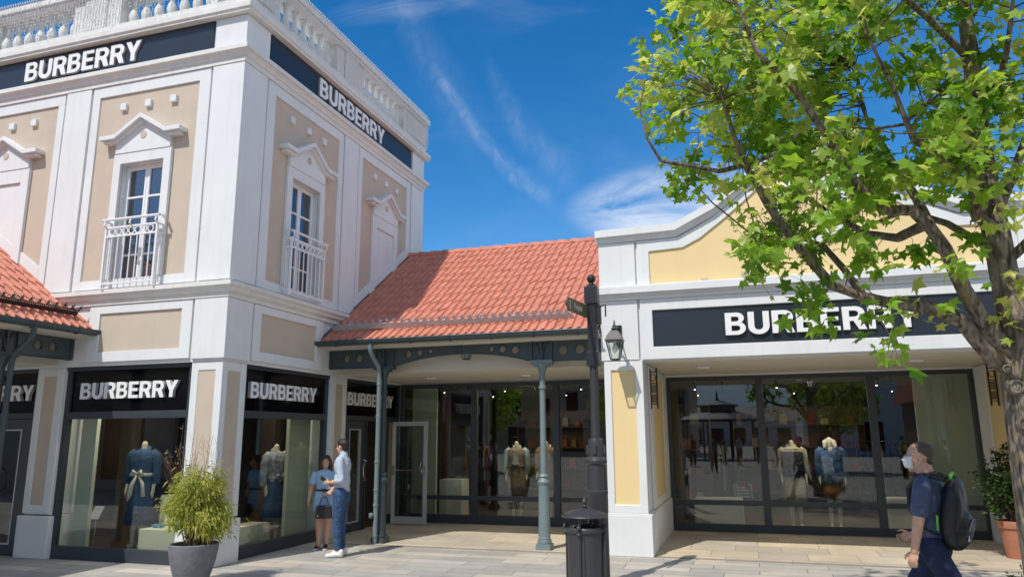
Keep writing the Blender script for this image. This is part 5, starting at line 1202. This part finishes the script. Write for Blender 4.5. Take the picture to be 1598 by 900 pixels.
spots('track of small black spotlights deep inside the arcade shop', [(-5.5, 15.8), (-4.7, 15.8), (-3.8, 15.8), (-3.0, 15.8), (-2.4, 15.8)], 2.68)
spots('track of small black spotlights deep inside the yellow shop', [(-1.0, 16.0), (-.1, 16.0), (.9, 16.0), (1.8, 16.0), (2.7, 16.0)], 2.62)
spots('track of small black spotlights inside the corner shop', [(X0-4.4, 11.5), (X0-3.6, 11.5), (X0-2.6, 11.5), (X0-1.4, 11.5)], 2.60)
def inner_light(x, y, z, e, sz, col=(1, .68, .42)):
    l = bpy.data.lights.new('shop_lamp', 'AREA'); l.energy = e*SC*SC; l.size = sz; l.color = col; o = bpy.data.objects.new('shop_lamp', l); C.objects.link(o); o.location = (x*SC, y*SC, z*SC)
inner_light(-4.3, 16.2, 2.55, 9, 1.2); inner_light(1.0, 16.2, 2.5, 8, 1.2); inner_light(X0-4.2, 12.4, 2.5, 16, .9); inner_light(X0-1.6, 11.3, 2.5, 5, .8)
inner_light(1.0, 13.75, 2.5, 24, .5, (1, .86, .7)); inner_light(-4.2, 13.75, 2.55, 22, .5, (1, .86, .7)); inner_light(X0-1.7, 8.45, 2.5, 20, .4, (1, .86, .7)); inner_light(X0-.45, 10.0, 2.5, 14, .4, (1, .86, .7))
# ---------------------------------------------------------------- people
SKIN = mat('warm_skin', (.64, .37, .25), .5, var=.08, vscale=20); SKIN2 = mat('tanned_skin', (.60, .33, .22), .5, var=.08, vscale=20)
HAIRD = mat('dark_brown_hair', (.025, .016, .012), .55, var=.4, vscale=60, bump=.5, bscale=150); HAIRG = mat('short_greying_hair', (.11, .075, .055), .7, var=.4, vscale=60, bump=.5, bscale=200)
JEAN = fabric('blue_jeans', (.035, .085, .19), .45, 9, .5, 30); JEAND = fabric('dark_blue_jeans', (.012, .026, .075), .5, 8, .5, 30)
SHOEW = mat('white_trainers', (.72, .72, .70), .5); RUB = mat('black_shoe', (.015, .015, .016), .5)
def V(*a): return Vector(a)
def head(q, c, f, r, tilt=0., s=1.):
    """c = centre of the skull, f = facing direction (unit, level), r = right-hand side of the figure"""
    u = Vector((0, 0, 1)); f = (f+u*tilt).normalized(); u = r.cross(f).normalized() if r.cross(f).z > 0 else f.cross(r).normalized()
    W_ = lambda a, b, d: c+(f*a+r*b+u*d)*s
    rot = Matrix((r, f, u)).transposed()
    q.ell(W_(-.010, 0, .022), (.066*s, .083*s, .080*s), 18, 12, rot); q.ell(W_(.028, 0, -.040), (.050*s, .052*s, .062*s), 16, 10, rot)
    q.ell(W_(.052, 0, -.082), (.026*s, .022*s, .020*s), 10, 7, rot)                       # chin
    q.capsule(W_(.078, 0, .012), .008*s, W_(.096, 0, -.022), .013*s)                      # nose
    q.ell(W_(.079, 0, -.052), (.020*s, .010*s, .007*s), 8, 5, rot); q.ell(W_(.077, 0, -.062), (.018*s, .010*s, .007*s), 8, 5, rot)     # lips
    for s_ in (-1, 1):
        q.ell(W_(.066, s_*.030, .012), (.016*s, .012*s, .009*s), 8, 6, rot)               # brow and eyelid
        q.ell(W_(-.006, s_*.070, -.008), (.009*s, .017*s, .027*s), 10, 7, rot)            # ears
        q.ell(W_(.050, s_*.035, -.030), (.020*s, .022*s, .022*s), 10, 7, rot)             # cheeks
    return W_, rot
def hand(q, wrist, d, palm_n, s=1., curl=.35, thumb=1):
    """d = direction of the fingers, palm_n = direction the palm faces"""
    d = d.normalized(); n = (palm_n-d*palm_n.dot(d)).normalized(); sd_ = d.cross(n)*thumb
    rot = Matrix((sd_, n, d)).transposed()
    q.ell(wrist+d*.042*s, (.034*s, .015*s, .045*s), 12, 8, rot)
    for k, ln in enumerate((.060, .068, .062, .048)):
        b = wrist+d*.074*s+sd_*(.026-.0175*k)*s; m_ = b+(d*math.cos(curl)+n*math.sin(curl))*ln*.55*s; e_ = m_+(d*math.cos(curl*2.4)+n*math.sin(curl*2.4))*ln*.5*s
        q.capsule(b, .0078*s, m_, .0072*s, 8); q.capsule(m_, .0072*s, e_, .006*s, 8)
    b = wrist+d*.022*s+sd_*.026*s; m_ = b+(d*.75+sd_*.65+n*.25).normalized()*.042*s; q.capsule(b, .011*s, m_, .009*s, 8); q.capsule(m_, .009*s, m_+(d*.9+n*.5).normalized()*.03*s, .007*s, 8)
def chain(q, pts, rs, n=12):
    for i in range(len(pts)-1): q.capsule(pts[i], rs[i], pts[i+1], rs[i+1], n)
def eyes(parent, W_, s=1.):
    q = MB()
    for s_ in (-1, 1): q.ell(W_(.079, s_*.029, .006), (.006*s, .006*s, .005*s), 8, 6)
    q.build('eyes', RUB, parent)
def shoe(mb, heel, toe, w_=.042, h=.05):
    d = (toe-heel); m_ = heel+d*.5; mb.capsule(heel+V(0, 0, w_*.9), w_*.85, heel+d*.3+V(0, 0, w_), w_*.95); mb.capsule(heel+d*.3+V(0, 0, w_*.9), w_*.9, toe-d.normalized()*w_+V(0, 0, w_*.6), w_*.72)
    mb.capsule(heel+V(0, 0, .075), w_*.9, heel+V(0, 0, .04), w_*.9)

# --- man in a pale striped shirt, seen from his left and behind, looking towards the woman
gx, gy = -5.47, 9.33
man = thing('person', 'man in a pale blue shirt, blue jeans and white trainers, talking with the woman', 'person', (gx, gy, 0))
f = V(-.97, -.20, 0).normalized(); r = V(f.y, -f.x, 0)      # facing left; r = his right side
B = lambda a, b, z: V(gx, gy, 0)+f*a+r*b+V(0, 0, z)
q = MB(); hf = V(-.95, .10, 0).normalized(); hr = V(hf.y, -hf.x, 0)
W_, rt_ = head(q, B(.015, 0, 1.468), hf, hr, s=.96)
chain(q, [B(-.01, 0, 1.32), B(.005, 0, 1.41)], [.048, .046]); q.ell(B(0, 0, 1.20), (.10, .14, .16)); q.ell(B(0, 0, .98), (.09, .12, .16)); q.ell(B(0, 0, .82), (.10, .13, .10))
sh_l, el_l, wr_l = B(-.01, -.165, 1.27), B(-.06, -.215, 1.02), B(.13, -.13, .985)
sh_r, el_r, wr_r = B(0, .165, 1.27), B(.02, .23, 1.03), B(.14, .10, .90)
chain(q, [sh_l, el_l, wr_l], [.05, .040, .026]); chain(q, [sh_r, el_r, wr_r], [.05, .040, .026])
hand(q, wr_l, f+V(0, 0, .05), V(r.x, r.y, .2), .95, .5, -1); hand(q, wr_r, (f*.7-r*.3+V(0, 0, -.75)), -r, .95, .4, 1)
for s_ in (-1, 1): chain(q, [B(0, s_*.075, .80), B(.015, s_*.08, .43), B(-.01, s_*.085, .07)], [.085, .055, .036])
organic(q, 'body', SKIN, man, .0065, 3); eyes(man, W_, .96)
q = MB(); q.ell(B(.0, 0, 1.20), (.115, .16, .165), rot=Matrix((f, r, V(0, 0, 1))).transposed()); q.ell(B(0, 0, 1.0), (.112, .14, .19), rot=Matrix((f, r, V(0, 0, 1))).transposed()); q.ell(B(0, 0, .88), (.115, .145, .08), rot=Matrix((f, r, V(0, 0, 1))).transposed())
chain(q, [B(0, -.09, 1.30), sh_l, el_l, el_l.lerp(wr_l, .35)], [.05, .058, .050, .043]); chain(q, [B(0, .09, 1.30), sh_r, el_r, el_r.lerp(wr_r, .35)], [.05, .058, .050, .043])
q.capsule(B(-.01, 0, 1.34), .064, B(-.005, 0, 1.375), .056)
organic(q, 'shirt', fabric('pale_blue_striped_shirt', (.46, .52, .62), .10, 40, .5, 18), man, .009, 3)
q = MB(); q.ell(B(-.005, 0, .79), (.122, .150, .105), rot=Matrix((f, r, V(0, 0, 1))).transposed())
for s_ in (-1, 1): chain(q, [B(-.005, s_*.07, .84), B(0, s_*.075, .76), B(.02, s_*.082, .44), B(-.005, s_*.085, .12)], [.10, .094, .064, .048])
organic(q, 'jeans', JEAN, man, .009, 3)
q = MB(); q.tube([B(.112*math.cos(R(a)), .142*math.sin(R(a)), .845) for a in range(0, 361, 15)], .014, 6); q.build('belt', RUB, man)
q = MB(); shoe(q, B(-.05, -.09, 0), B(.17, -.12, 0)); shoe(q, B(-.05, .09, 0), B(.17, .10, 0)); organic(q, 'trainers', SHOEW, man, .008, 2)
q = MB(); q.ell(W_(-.018, 0, .040), (.071, .088, .074), 18, 12, rt_); q.ell(W_(-.050, 0, .0), (.060, .045, .065), 14, 9, rt_); q.ell(W_(.03, 0, .085), (.05, .05, .03), 12, 8, rt_); organic(q, 'hair', HAIRD, man, .007, 2)
q = MB()
for s_ in (-1, 1): q.tube([W_(.09, s_*.030+.022*math.cos(R(a)), .004+.018*math.sin(R(a))) for a in range(0, 361, 40)], .0028, 5); q.tube([W_(.085, s_*.052, .008), W_(.0, s_*.072, .010)], .0028, 5)
q.build('glasses', RUB, man)
q = MB(); q.tube([wr_l-f*.012+V(0.03*math.cos(R(a))*r.x, .03*math.cos(R(a))*r.y, .03*math.sin(R(a))) for a in range(0, 361, 30)], .008, 6); q.build('wristwatch', RUB, man)
c = wr_l+f*.085+V(0, 0, .045)
q = MB(); T_ = lambda u, v, z: tuple(c+f*(u*.8)+V(0, 0, 1)*(u*.45)+r*v+V(0, 0, z)); q.box(-.05, .06, -.008, .008, -.03, .03, T_); simple('phone', q, RUB, 'black phone in the hand of the man in the pale blue shirt', 'phone', tuple(c), bevel=.005)

# --- woman in a light blue dress
wx, wy = -6.07, 9.86
wo = thing('person', 'laughing woman with long brown hair in a short light blue dress', 'person', (wx, wy, 0))
f = V(.42, -.90, 0).normalized(); r = V(f.y, -f.x, 0)
if r.x > 0: r = -r                                        # her right hand side is on the left of the picture
S_ = .885
B = lambda a, b, z: V(wx, wy, 0)+f*a*S_+r*b*S_+V(0, 0, z*S_)
q = MB(); W_, rt_ = head(q, B(.02, -.01, 1.40), f, r, s=.90)
fr_ = Matrix((f, r, V(0, 0, 1))).transposed()
chain(q, [B(-.01, 0, 1.24), B(.005, 0, 1.35)], [.042, .038]); q.ell(B(0, 0, 1.13), (.085, .13, .15), rot=fr_); q.ell(B(0, 0, .92), (.08, .11, .15), rot=fr_); q.ell(B(0, 0, .80), (.09, .13, .10), rot=fr_)
sh_r, el_r, wr_r = B(0, .155, 1.20), B(-.03, .215, .96), B(.03, .245, .76)
sh_l, el_l, wr_l = B(0, -.155, 1.20), B(.02, -.19, .97), B(.14, -.06, .90)
chain(q, [sh_r, el_r, wr_r], [.040, .032, .021]); chain(q, [sh_l, el_l, wr_l], [.040, .032, .021])
hand(q, wr_r, V(0, 0, -1)+f*.1, -r, .82, .3, 1); hand(q, wr_l, f*.5+r*.6+V(0, 0, -.5), r*.3+V(0, 0, -.6)-f*.2, .82, .9, -1)
for s_ in (-1, 1): chain(q, [B(0, s_*.07, .76), B(.01+.02*s_, s_*.065, .40), B(-.01+.02*s_, s_*.06, .06)], [.080, .048, .030])
organic(q, 'body', SKIN2, wo, .0065, 3); eyes(wo, W_, .9)
q = MB()
for rr_, zz in (): pass
shell(q, [(.165*S_, .60*S_), (.168*S_, .72*S_), (.155*S_, .84*S_), (.125*S_, .97*S_), (.15*S_, 1.10*S_), (.165*S_, 1.20*S_), (.12*S_, 1.26*S_), (.055*S_, 1.285*S_)], wx, wy, folds=6, amp=.04, sy=.68, yaw=math.atan2(r.y, r.x))
dr = q.build('dress', fabric('light_blue_dress', (.32, .50, .70), .08, 10, .3, 20), wo, smooth=True, angle=180)
for a_, b_ in ((sh_r, el_r), (sh_l, el_l)): q = MB(); q.tube([a_+V(0, 0, .03), a_.lerp(b_, .3), a_.lerp(b_, .62)], [.050, .056, .058], 12); q.build('short_sleeve', MATS['light_blue_dress'], dr, smooth=True)
q = MB(); q.tube([B(.095*math.cos(R(a)), .140*math.sin(R(a)), .945) for a in range(0, 361, 15)], .014, 6); q.box(-.02, .02, -.01, .01, -.02, .02, lambda u, v, z: tuple(B(.10, 0, .945)+r*u+f*v+V(0, 0, z))); q.build('belt', RUB, wo)
q = MB(); q.ell(W_(-.022, 0, .036), (.072, .082, .074), 18, 12, rt_); chain(q, [W_(-.035, .055, .02), W_(-.02, .075, -.06), W_(.0, .088, -.16), W_(.02, .085, -.22)], [.034, .034, .032, .018]); chain(q, [W_(-.035, -.055, .02), W_(-.02, -.075, -.06), W_(.0, -.085, -.15)], [.034, .034, .026]); chain(q, [W_(-.07, 0, 0), W_(-.075, 0, -.14)], [.06, .05])
organic(q, 'long_hair', mat('chestnut_hair', (.075, .032, .018), .5, var=.4, vscale=40, bump=.5, bscale=120), wo, .008, 2)
q = MB(); q.tube([W_(.045, b_*.01, .088-abs(b_)*.001) for b_ in range(-6, 7, 2)], .011, 6); q.build('sunglasses', RUB, wo)
q = MB(); q.ell(W_(.083, 0, -.056), (.017, .007, .007), 8, 6, rt_); q.build('smile', mat('white_teeth', (.7, .68, .64), .4), wo)
q = MB(); shoe(q, B(-.04, -.055, 0), B(.13, -.06, 0), .036); shoe(q, B(-.05, .07, 0), B(.10, .11, 0), .036); organic(q, 'black_trainers', RUB, wo, .007, 2)
q = MB()
for a_, b_ in ((B(-.06, -.055, 0), B(.15, -.06, 0)), (B(-.07, .07, 0), B(.12, .11, 0))): q.capsule(a_+V(0, 0, .012), .036, b_+V(0, 0, .012), .03)
o = q.build('white_sole', SHOEW, wo)
for v in o.data.vertices:
    if v.co.z > .018: v.co.z = .018
    if v.co.z < .001: v.co.z = .001
hb = wr_l+f*.03+r*.03+V(0, 0, -.26); bag = thing('handbag', 'small black structured handbag with a round handle, held by the woman', 'handbag', tuple(hb+V(0, 0, -.09)))
q = MB(); Tb = lambda u, v, z: tuple(hb+r*u+f*v+V(0, 0, z)); q.prism([(-.12, -.09), (.12, -.09), (.105, .09), (-.105, .09)], -.045, .045, lambda u, v, z: Tb(u, v, z)); q.build('bag_body', RUB, bag, bevel=.012)
q = MB(); q.tube([Tb(.06*math.cos(R(a)), .03, .085+.13*math.sin(R(a))) for a in range(0, 181, 15)], .007, 6); q.build('bag_handle', RUB, bag, smooth=True)
q = MB(); q.box(.075, .09, .0455, .048, -.06, -.04, Tb); q.build('metal_tag', CHROME, bag)

# --- man walking left with a black backpack
kx, ky = 1.19, 6.10
wk = thing('person', 'man in a white face mask and navy polo shirt walking left with a backpack', 'person', (kx, ky, 0))
f = V(-.90, .43, 0).normalized(); r = V(f.y, -f.x, 0)         # his left side is nearest
B = lambda a, b, z: V(kx, ky, 0)+f*a+r*b+V(0, 0, z)
fr_ = Matrix((f, r, V(0, 0, 1))).transposed()
q = MB(); hf = V(-.99, .12, 0).normalized(); hr = V(hf.y, -hf.x, 0)
W_, rt_ = head(q, B(.035, 0, 1.432), hf, hr, .04, s=1.04)
chain(q, [B(-.015, 0, 1.24), B(.015, 0, 1.36)], [.062, .056]); q.ell(B(0, 0, 1.14), (.105, .155, .17), rot=fr_); q.ell(B(.0, 0, .95), (.10, .135, .16), rot=fr_); q.ell(B(0, 0, .82), (.09, .12, .09), rot=fr_)
sh_l, el_l, wr_l = B(-.005, -.158, 1.225), B(.035, -.20, .985), B(.075, -.205, .80)
sh_r, el_r, wr_r = B(.0, .175, 1.22), B(-.0, .225, .98), B(.19, .19, .86)
chain(q, [sh_l, el_l, wr_l], [.050, .038, .025]); chain(q, [sh_r, el_r, wr_r], [.050, .038, .025])
hand(q, wr_l, f*.25+V(0, 0, -1), r, 1.0, .45, -1); hand(q, wr_r, f*.85+V(0, 0, -.3), -r, 1.0, .8, 1)
kn_l, an_l = B(-.20, -.075, .43), B(-.46, -.08, .20); kn_r, an_r = B(.23, .075, .44), B(.34, .08, .06)
chain(q, [B(0, -.07, .80), kn_l, an_l], [.07, .045, .030]); chain(q, [B(0, .07, .80), kn_r, an_r], [.07, .045, .030])
organic(q, 'body', SKIN, wk, .0065, 3); eyes(wk, W_, 1.04)
POLO = fabric('navy_heather_polo', (.075, .10, .18), .25, 30, .6, 14)
q = MB(); q.ell(B(-.005, 0, 1.14), (.108, .158, .17), rot=fr_); q.ell(B(.005, 0, .95), (.108, .14, .20), rot=fr_); q.ell(B(.005, 0, .84), (.112, .142, .09), rot=fr_)
chain(q, [B(0, -.09, 1.27), sh_l, sh_l.lerp(el_l, .62)], [.055, .063, .064]); chain(q, [B(0, .09, 1.27), sh_r, sh_r.lerp(el_r, .62)], [.055, .063, .064])
organic(q, 'polo_shirt', POLO, wk, .009, 3)
q = MB(); q.tube([B(.005+.062*math.cos(R(a)), .066*math.sin(R(a)), 1.305-.015*math.cos(R(a))) for a in range(0, 361, 20)], .016, 8); q.build('collar', fabric('dark_maroon_trim', (.06, .02, .035), .1), wk, smooth=True)
q = MB(); q.ell(B(-.005, 0, .80), (.108, .135, .10), rot=fr_); chain(q, [B(-.005, -.065, .83), B(-.02, -.07, .76), kn_l, kn_l.lerp(an_l, .93)], [.09, .088, .060, .046]); chain(q, [B(-.005, .065, .83), B(.02, .07, .76), kn_r, kn_r.lerp(an_r, .93)], [.09, .088, .060, .046])
organic(q, 'dark_jeans', JEAND, wk, .009, 3)
q = MB(); shoe(q, an_l+V(0, 0, -.12)+f*-.03, an_l+f*.13+V(0, 0, -.13)); shoe(q, an_r+V(0, 0, -.06)-f*.05, an_r+f*.17+V(0, 0, -.06)); organic(q, 'shoes', RUB, wk, .008, 2)
q = MB(); q.ell(W_(-.022, 0, .034), (.070, .084, .076), 18, 12, rt_); q.ell(W_(-.055, 0, -.008), (.058, .040, .050), 14, 9, rt_); organic(q, 'cropped_hair', HAIRG, wk, .007, 2)
q = MB()      # folded face mask
pts = []
for i in range(7):
    v_ = -1+2*i/6; z_ = -.036+v_*.042
    row = []
    for j in range(9):
        a = R(-78+156*j/8); row.append(W_(.030+.072*math.cos(a)*(1-.18*abs(v_)**2)+(.012 if i == 4 else 0), .056*math.sin(a), z_))
    pts.append(row)
b = len(q.v)
for row in pts: q.v += [tuple(p) for p in row]
for i in range(6):
    for j in range(8): q.face([b+i*9+j, b+i*9+j+1, b+(i+1)*9+j+1, b+(i+1)*9+j])
mk = q.build('face_mask', mat('white_mask_paper', (.75, .76, .78), .8), wk, smooth=True, angle=180); so = mk.modifiers.new('s', 'SOLIDIFY'); so.thickness = .003
q = MB()
for s_ in (-1, 1): q.tube([W_(.045, s_*.055, .02), W_(-.0, s_*.074, .014)], .0018, 4); q.tube([W_(.045, s_*.055, -.075), W_(-.004, s_*.074, -.026)], .0018, 4)
q.build('mask_loops', MATS['white_mask_paper'], mk)
bp_c = B(-.165, -.02, 1.05); bp = thing('backpack', 'black backpack with a green loop and a small white mark, worn by the walking man', 'backpack', tuple(B(-.20, 0, .82)))
BK = mat('black_nylon', (.012, .012, .015), .45, bump=.4, bscale=18, var=.3, vscale=10)
Rb = Matrix.Rotation(.16, 3, r) @ fr_
q = MB(); Pb = lambda a, b, z: bp_c+Rb @ V(a, b, z)
q.ell(Pb(.01, 0, -.07), (.085, .135, .17), 20, 12, Rb); q.ell(Pb(.02, 0, .09), (.072, .12, .17), 20, 12, Rb); q.ell(Pb(-.01, .0, -.15), (.085, .13, .10), 18, 10, Rb)
for j in (-1, 1): q.ell(Pb(.01, j*.08, .0), (.07, .06, .20), 14, 10, Rb)
q.ell(Pb(-.060, 0, -.09), (.052, .10, .12), 16, 10, Rb)
organic(q, 'bag_body', BK, bp, .010, 4)
q = MB(); q.tube([Pb(-.100-.006*math.sin(R(a)), .065*math.cos(R(a)), -.09+.075*math.sin(R(a))) for a in range(0, 181, 12)], .006, 6); q.build('zip', mat('grey_zip', (.20, .21, .24), .4, metal=.5), bp, smooth=True)
q = MB()
for s_ in (-1, 1): q.tube([Pb(.06, s_*.09, .22), B(-.06, s_*.10, 1.305), B(.035, s_*.105, 1.30), B(.098, s_*.105, 1.21), B(.105, s_*.115, 1.08), B(.04, s_*.145, .96), Pb(.07, s_*.10, -.16)], [.014, .020, .022, .018, .013, .009, .008], 8)
q.build('shoulder_strap', BK, bp, smooth=True, angle=180)
q = MB(); q.tube([Pb(.03, .03*math.cos(R(a))-.04, .255+.022*math.sin(R(a))) for a in range(0, 361, 30)], .012, 6); q.build('green_loop', mat('bright_green_web', (.12, .42, .05), .5), bp, smooth=True)
q = MB(); q.tube([Pb(.085, -.13, -.02), Pb(.075, -.125, -.12)], .008, 5); q.build('green_edge', MATS['bright_green_web'], bp)
q = MB()
for k in range(3): q.prism([(-.03+k*.014, -.18), (-.020+k*.014, -.18), (-.012+k*.010-.01, -.165+.012*k), (-.02+k*.010-.01, -.165+.012*k)], 0, .003, lambda u, v, z: tuple(Pb(-.115-v+.018, -.06-u*1.3, z+.02)))
q.build('white_mark', SHOEW, bp)

# ---------------------------------------------------------------- the other side of the square, seen mirrored in the glass
def far_person(x, y, shirt, legs, lab, h=1.55, yaw=0.):
    t = thing('person', lab, 'person', (x, y, 0), 'people across the square, mirrored in the glass'); k = h/1.55; c_, s__ = math.cos(yaw), math.sin(yaw)
    P_ = lambda u, v, z: (x+(u*c_-v*s__)*k, y+(u*s__+v*c_)*k, z*k)
    q = MB(); q.ell(P_(0, 0, 1.45), (.07, .08, .10)); q.capsule(P_(0, 0, 1.2), .05, P_(0, 0, 1.38), .045); q.ell(P_(0, 0, 1.15), (.15, .1, .18)); q.ell(P_(0, 0, .9), (.13, .1, .2))
    for s_ in (-1, 1):
        q.capsule(P_(s_*.16, 0, 1.26), .05, P_(s_*.21, .0, 1.0), .04); q.capsule(P_(s_*.21, 0, 1.0), .038, P_(s_*.20, .06, .78), .025); q.ell(P_(s_*.20, .07, .73), (.02, .03, .05))
        q.capsule(P_(s_*.08, 0, .8), .085, P_(s_*.09, .04*s_, .42), .055); q.capsule(P_(s_*.09, .04*s_, .42), .052, P_(s_*.10, -.02*s_, .06), .035); q.capsule(P_(s_*.10, -.03, .04), .035, P_(s_*.10, .1, .03), .03)
    organic(q, 'body', SKIN, t, .014, 2)
    q = MB(); shell(q, [(.16*k, .82*k), (.15*k, 1.0*k), (.175*k, 1.2*k), (.17*k, 1.29*k), (.08*k, 1.34*k)], x, y, 16, amp=.03); q.build('top', shirt, t, smooth=True)
    q = MB()
    for s_ in (-1, 1): q.tube([P_(s_*.075, 0, .86), P_(s_*.09, .04*s_, .42), P_(s_*.10, -.02*s_, .10)], [.10*k, .075*k, .055*k], 10)
    q.build('trousers', legs, t, smooth=True); q = MB(); q.ell(P_(0, -.012, 1.475), (.075, .088, .095)); q.build('hair', HAIRD, t, smooth=True)
fc = [fabric('far_shirt_%s' % 'abcdef'[i], c) for i, c in enumerate(((.05, .07, .12), (.30, .30, .32), (.25, .05, .05), (.10, .16, .12), (.45, .42, .38), (.02, .02, .03)))]
for i, (x, y) in enumerate(((-1.6, -7.5), (-3.4, -13.5), (-2.9, -13.1), (-1.4, -15.0), (-.6, -14.0), (.4, -15.5), (3.1, -5.2), (-4.4, -12.0), (-5.6, -9.0), (5.2, -3.2), (1.3, -13.2), (-2.1, -16.0))):
    far_person(x, y, fc[i % 6], fc[(i*5+2) % 6 if i % 2 else 5], 'small figure across the square, seen only as a reflection in the shop glass', 1.5+.05*(i % 3), i*1.3)
SLATE = mat('grey_sheet_roof', (.12, .125, .13), .5, metal=.3, var=.2, vscale=3)
ba = thing('bandstand', 'round open bandstand with a two tier grey roof, mirrored in the yellow shop glass', 'bandstand', (-2.0, -25, 0)); q = MB()
def cone(mb, r0, z0, r1, z1, n=10):
    b = len(mb.v)
    for rr, zz in ((r0, z0), (r0, z0+.08), (r1, z1), (r1-.02, z0)):
        for k in range(n): a = 2*math.pi*k/n; mb.v.append((-2.0+rr*math.cos(a), -25+rr*math.sin(a), zz))
    for i in range(3):
        for k in range(n): k2 = (k+1) % n; mb.face([b+i*n+k, b+i*n+k2, b+(i+1)*n+k2, b+(i+1)*n+k])
cone(q, 3.0, 2.5, 1.2, 3.15); cone(q, 1.35, 3.45, .1, 3.9); q.lathe([(.1, 3.85), (.12, 4.0), (.05, 4.1), (.08, 4.2), (.01, 4.5)], -2.0, -25, 10); q.lathe([(1.15, 3.1), (1.15, 3.45)], -2.0, -25, 10); q.build('roof', SLATE, ba)
for k in range(10): a = 2*math.pi*k/10; MB().tube([(-2.0+2.7*math.cos(a), -25+2.7*math.sin(a), 0), (-2.0+2.7*math.cos(a), -25+2.7*math.sin(a), 2.52)], .06, 8).build('post', BLACK, ba)
def block(name, lab, x0, x1, y0, y1, h, wm, rm_, face='y'):
    t = thing(name, lab, 'building', ((x0+x1)/2, y1, 0)); n = max(2, int((x1-x0)/3)); hs_ = []
    for i in range(n):
        c = x0+(x1-x0)*(i+.5)/n; hs_.append((c-.9, c+.9, .3, 2.5)); 
        if h > 5: hs_.append((c-.5, c+.5, 3.6, 5.2))
    q = MB(); q.walls(x0, x1, 0, h, hs_, y1-.3, y1, lambda u, w_, z: (u, w_, z)); q.box(x0, x0+.3, y0, y1-.3, 0, h); q.box(x1-.3, x1, y0, y1-.3, 0, h); q.box(x0+.3, x1-.3, y0, y0+.3, 0, h); q.build('wall', wm, t)
    q = MB()
    for a, b_, c, d_ in hs_: q.box(a, b_, y1-.2, y1-.17, c, d_)
    q.build('window_glass', BLACKG, t)
    q = MB(); ym = (y0+y1)/2; q.prism([(y0-.5, h), (y1+.7, h), (ym, h+(y1-y0)*.28)], x0-.3, x1+.3, lambda u, w_, z: (w_, u, z)); q.build('roof', rm_, t)
block('shop_building', 'cream shop with a red tiled roof across the square, mirrored at the right', 7.2, 16, -14, -5, 3.0, mat('brown_timber_wall', (.22, .13, .08), .7, var=.3, vscale=2), TILE)
block('shop_building', 'long low white building across the square between the others, seen only mirrored', -12, 9, -92, -84, 3.4, WHITE, SLATE)
block('shop_building', 'beige two storey building across the square at the far right, seen only mirrored', 20.4, 34, -44, -34, 6.0, BEIGE, TILE)
block('shop_building', 'yellow two storey building across the square at the far left, seen only mirrored', -34, -17, -52, -44, 7.0, YELLOW, TILE)
block('shop_building', 'long cream two storey building across the square, seen only mirrored', -16, -4.5, -44, -34, 6.5, BEIGE, TILE)
block('shop_building', 'white two storey building across the square behind the bandstand, seen only mirrored', 4, 20, -46, -36, 6.5, WHITE, TILE)
block('shop_building', 'beige arcade building across the square to the left, seen only mirrored', -30, -15, -14, -3, 5.6, BEIGE, TILE)
block('shop_building', 'cream building to the far right of the square, seen only mirrored in the tower glass', 17, 27, -8, 6, 5.5, BEIGE, TILE)
def far_tree(x, y, h, rr, lab, seed):
    t = thing('round_tree', lab, 'tree', (x, y, 0), 'trees across the square, mirrored in the glass'); r_ = random.Random(seed); q = MB()
    q.tube([(x, y, 0), (x+.05, y, h*.35), (x, y, h*.8)], [.16, .12, .04], 10)
    ends = []
    for i in range(9):
        a = r_.uniform(0, 6.28); e_ = Vector((x+rr*.7*math.cos(a), y+rr*.7*math.sin(a), h*r_.uniform(.45, .95))); q.tube([(x, y, h*r_.uniform(.3, .6)), tuple(e_)], [.06, .02], 6); ends.append(e_)
    q.build('trunk', bark, t, smooth=True); l = MB()
    for i in range(1500):
        v = Vector((r_.gauss(0, 1), r_.gauss(0, 1), r_.gauss(0, 1))).normalized()*r_.random()**.35; c = Vector((x+v.x*rr, y+v.y*rr, h*.68+v.z*h*.32))
        if mnoise.noise(c*1.3) < -.12: continue
        for k in range(2): blade(l, c+Vector((r_.gauss(0, .1), r_.gauss(0, .1), r_.gauss(0, .1))), Vector((r_.gauss(0, 1), r_.gauss(0, 1), r_.gauss(0, 1)-.3)), .26, .17, r_.random(), .3)
    l.build('crown', tr_leaf, t, recalc=False, attr=True)
far_tree(3.6, -9.0, 4.8, 1.9, 'leafy tree across the square, mirrored beside the mannequins', 1)
far_tree(-6.5, -14.0, 5.2, 2.0, 'leafy tree left of the bandstand, seen only mirrored', 2)
far_tree(-12.0, -6.0, 4.8, 1.9, 'leafy tree far left across the square, seen only mirrored', 3)
far_tree(9.5, 3.0, 4.6, 1.8, 'leafy tree to the right outside the picture, mirrored in the tower window', 4)
# ---------------------------------------------------------------- to metres
for o in list(C.objects):
    if o.parent is None and o.type in ('MESH', 'EMPTY'):
        o.location = o.location*SC; o.scale = (SC, SC, SC)
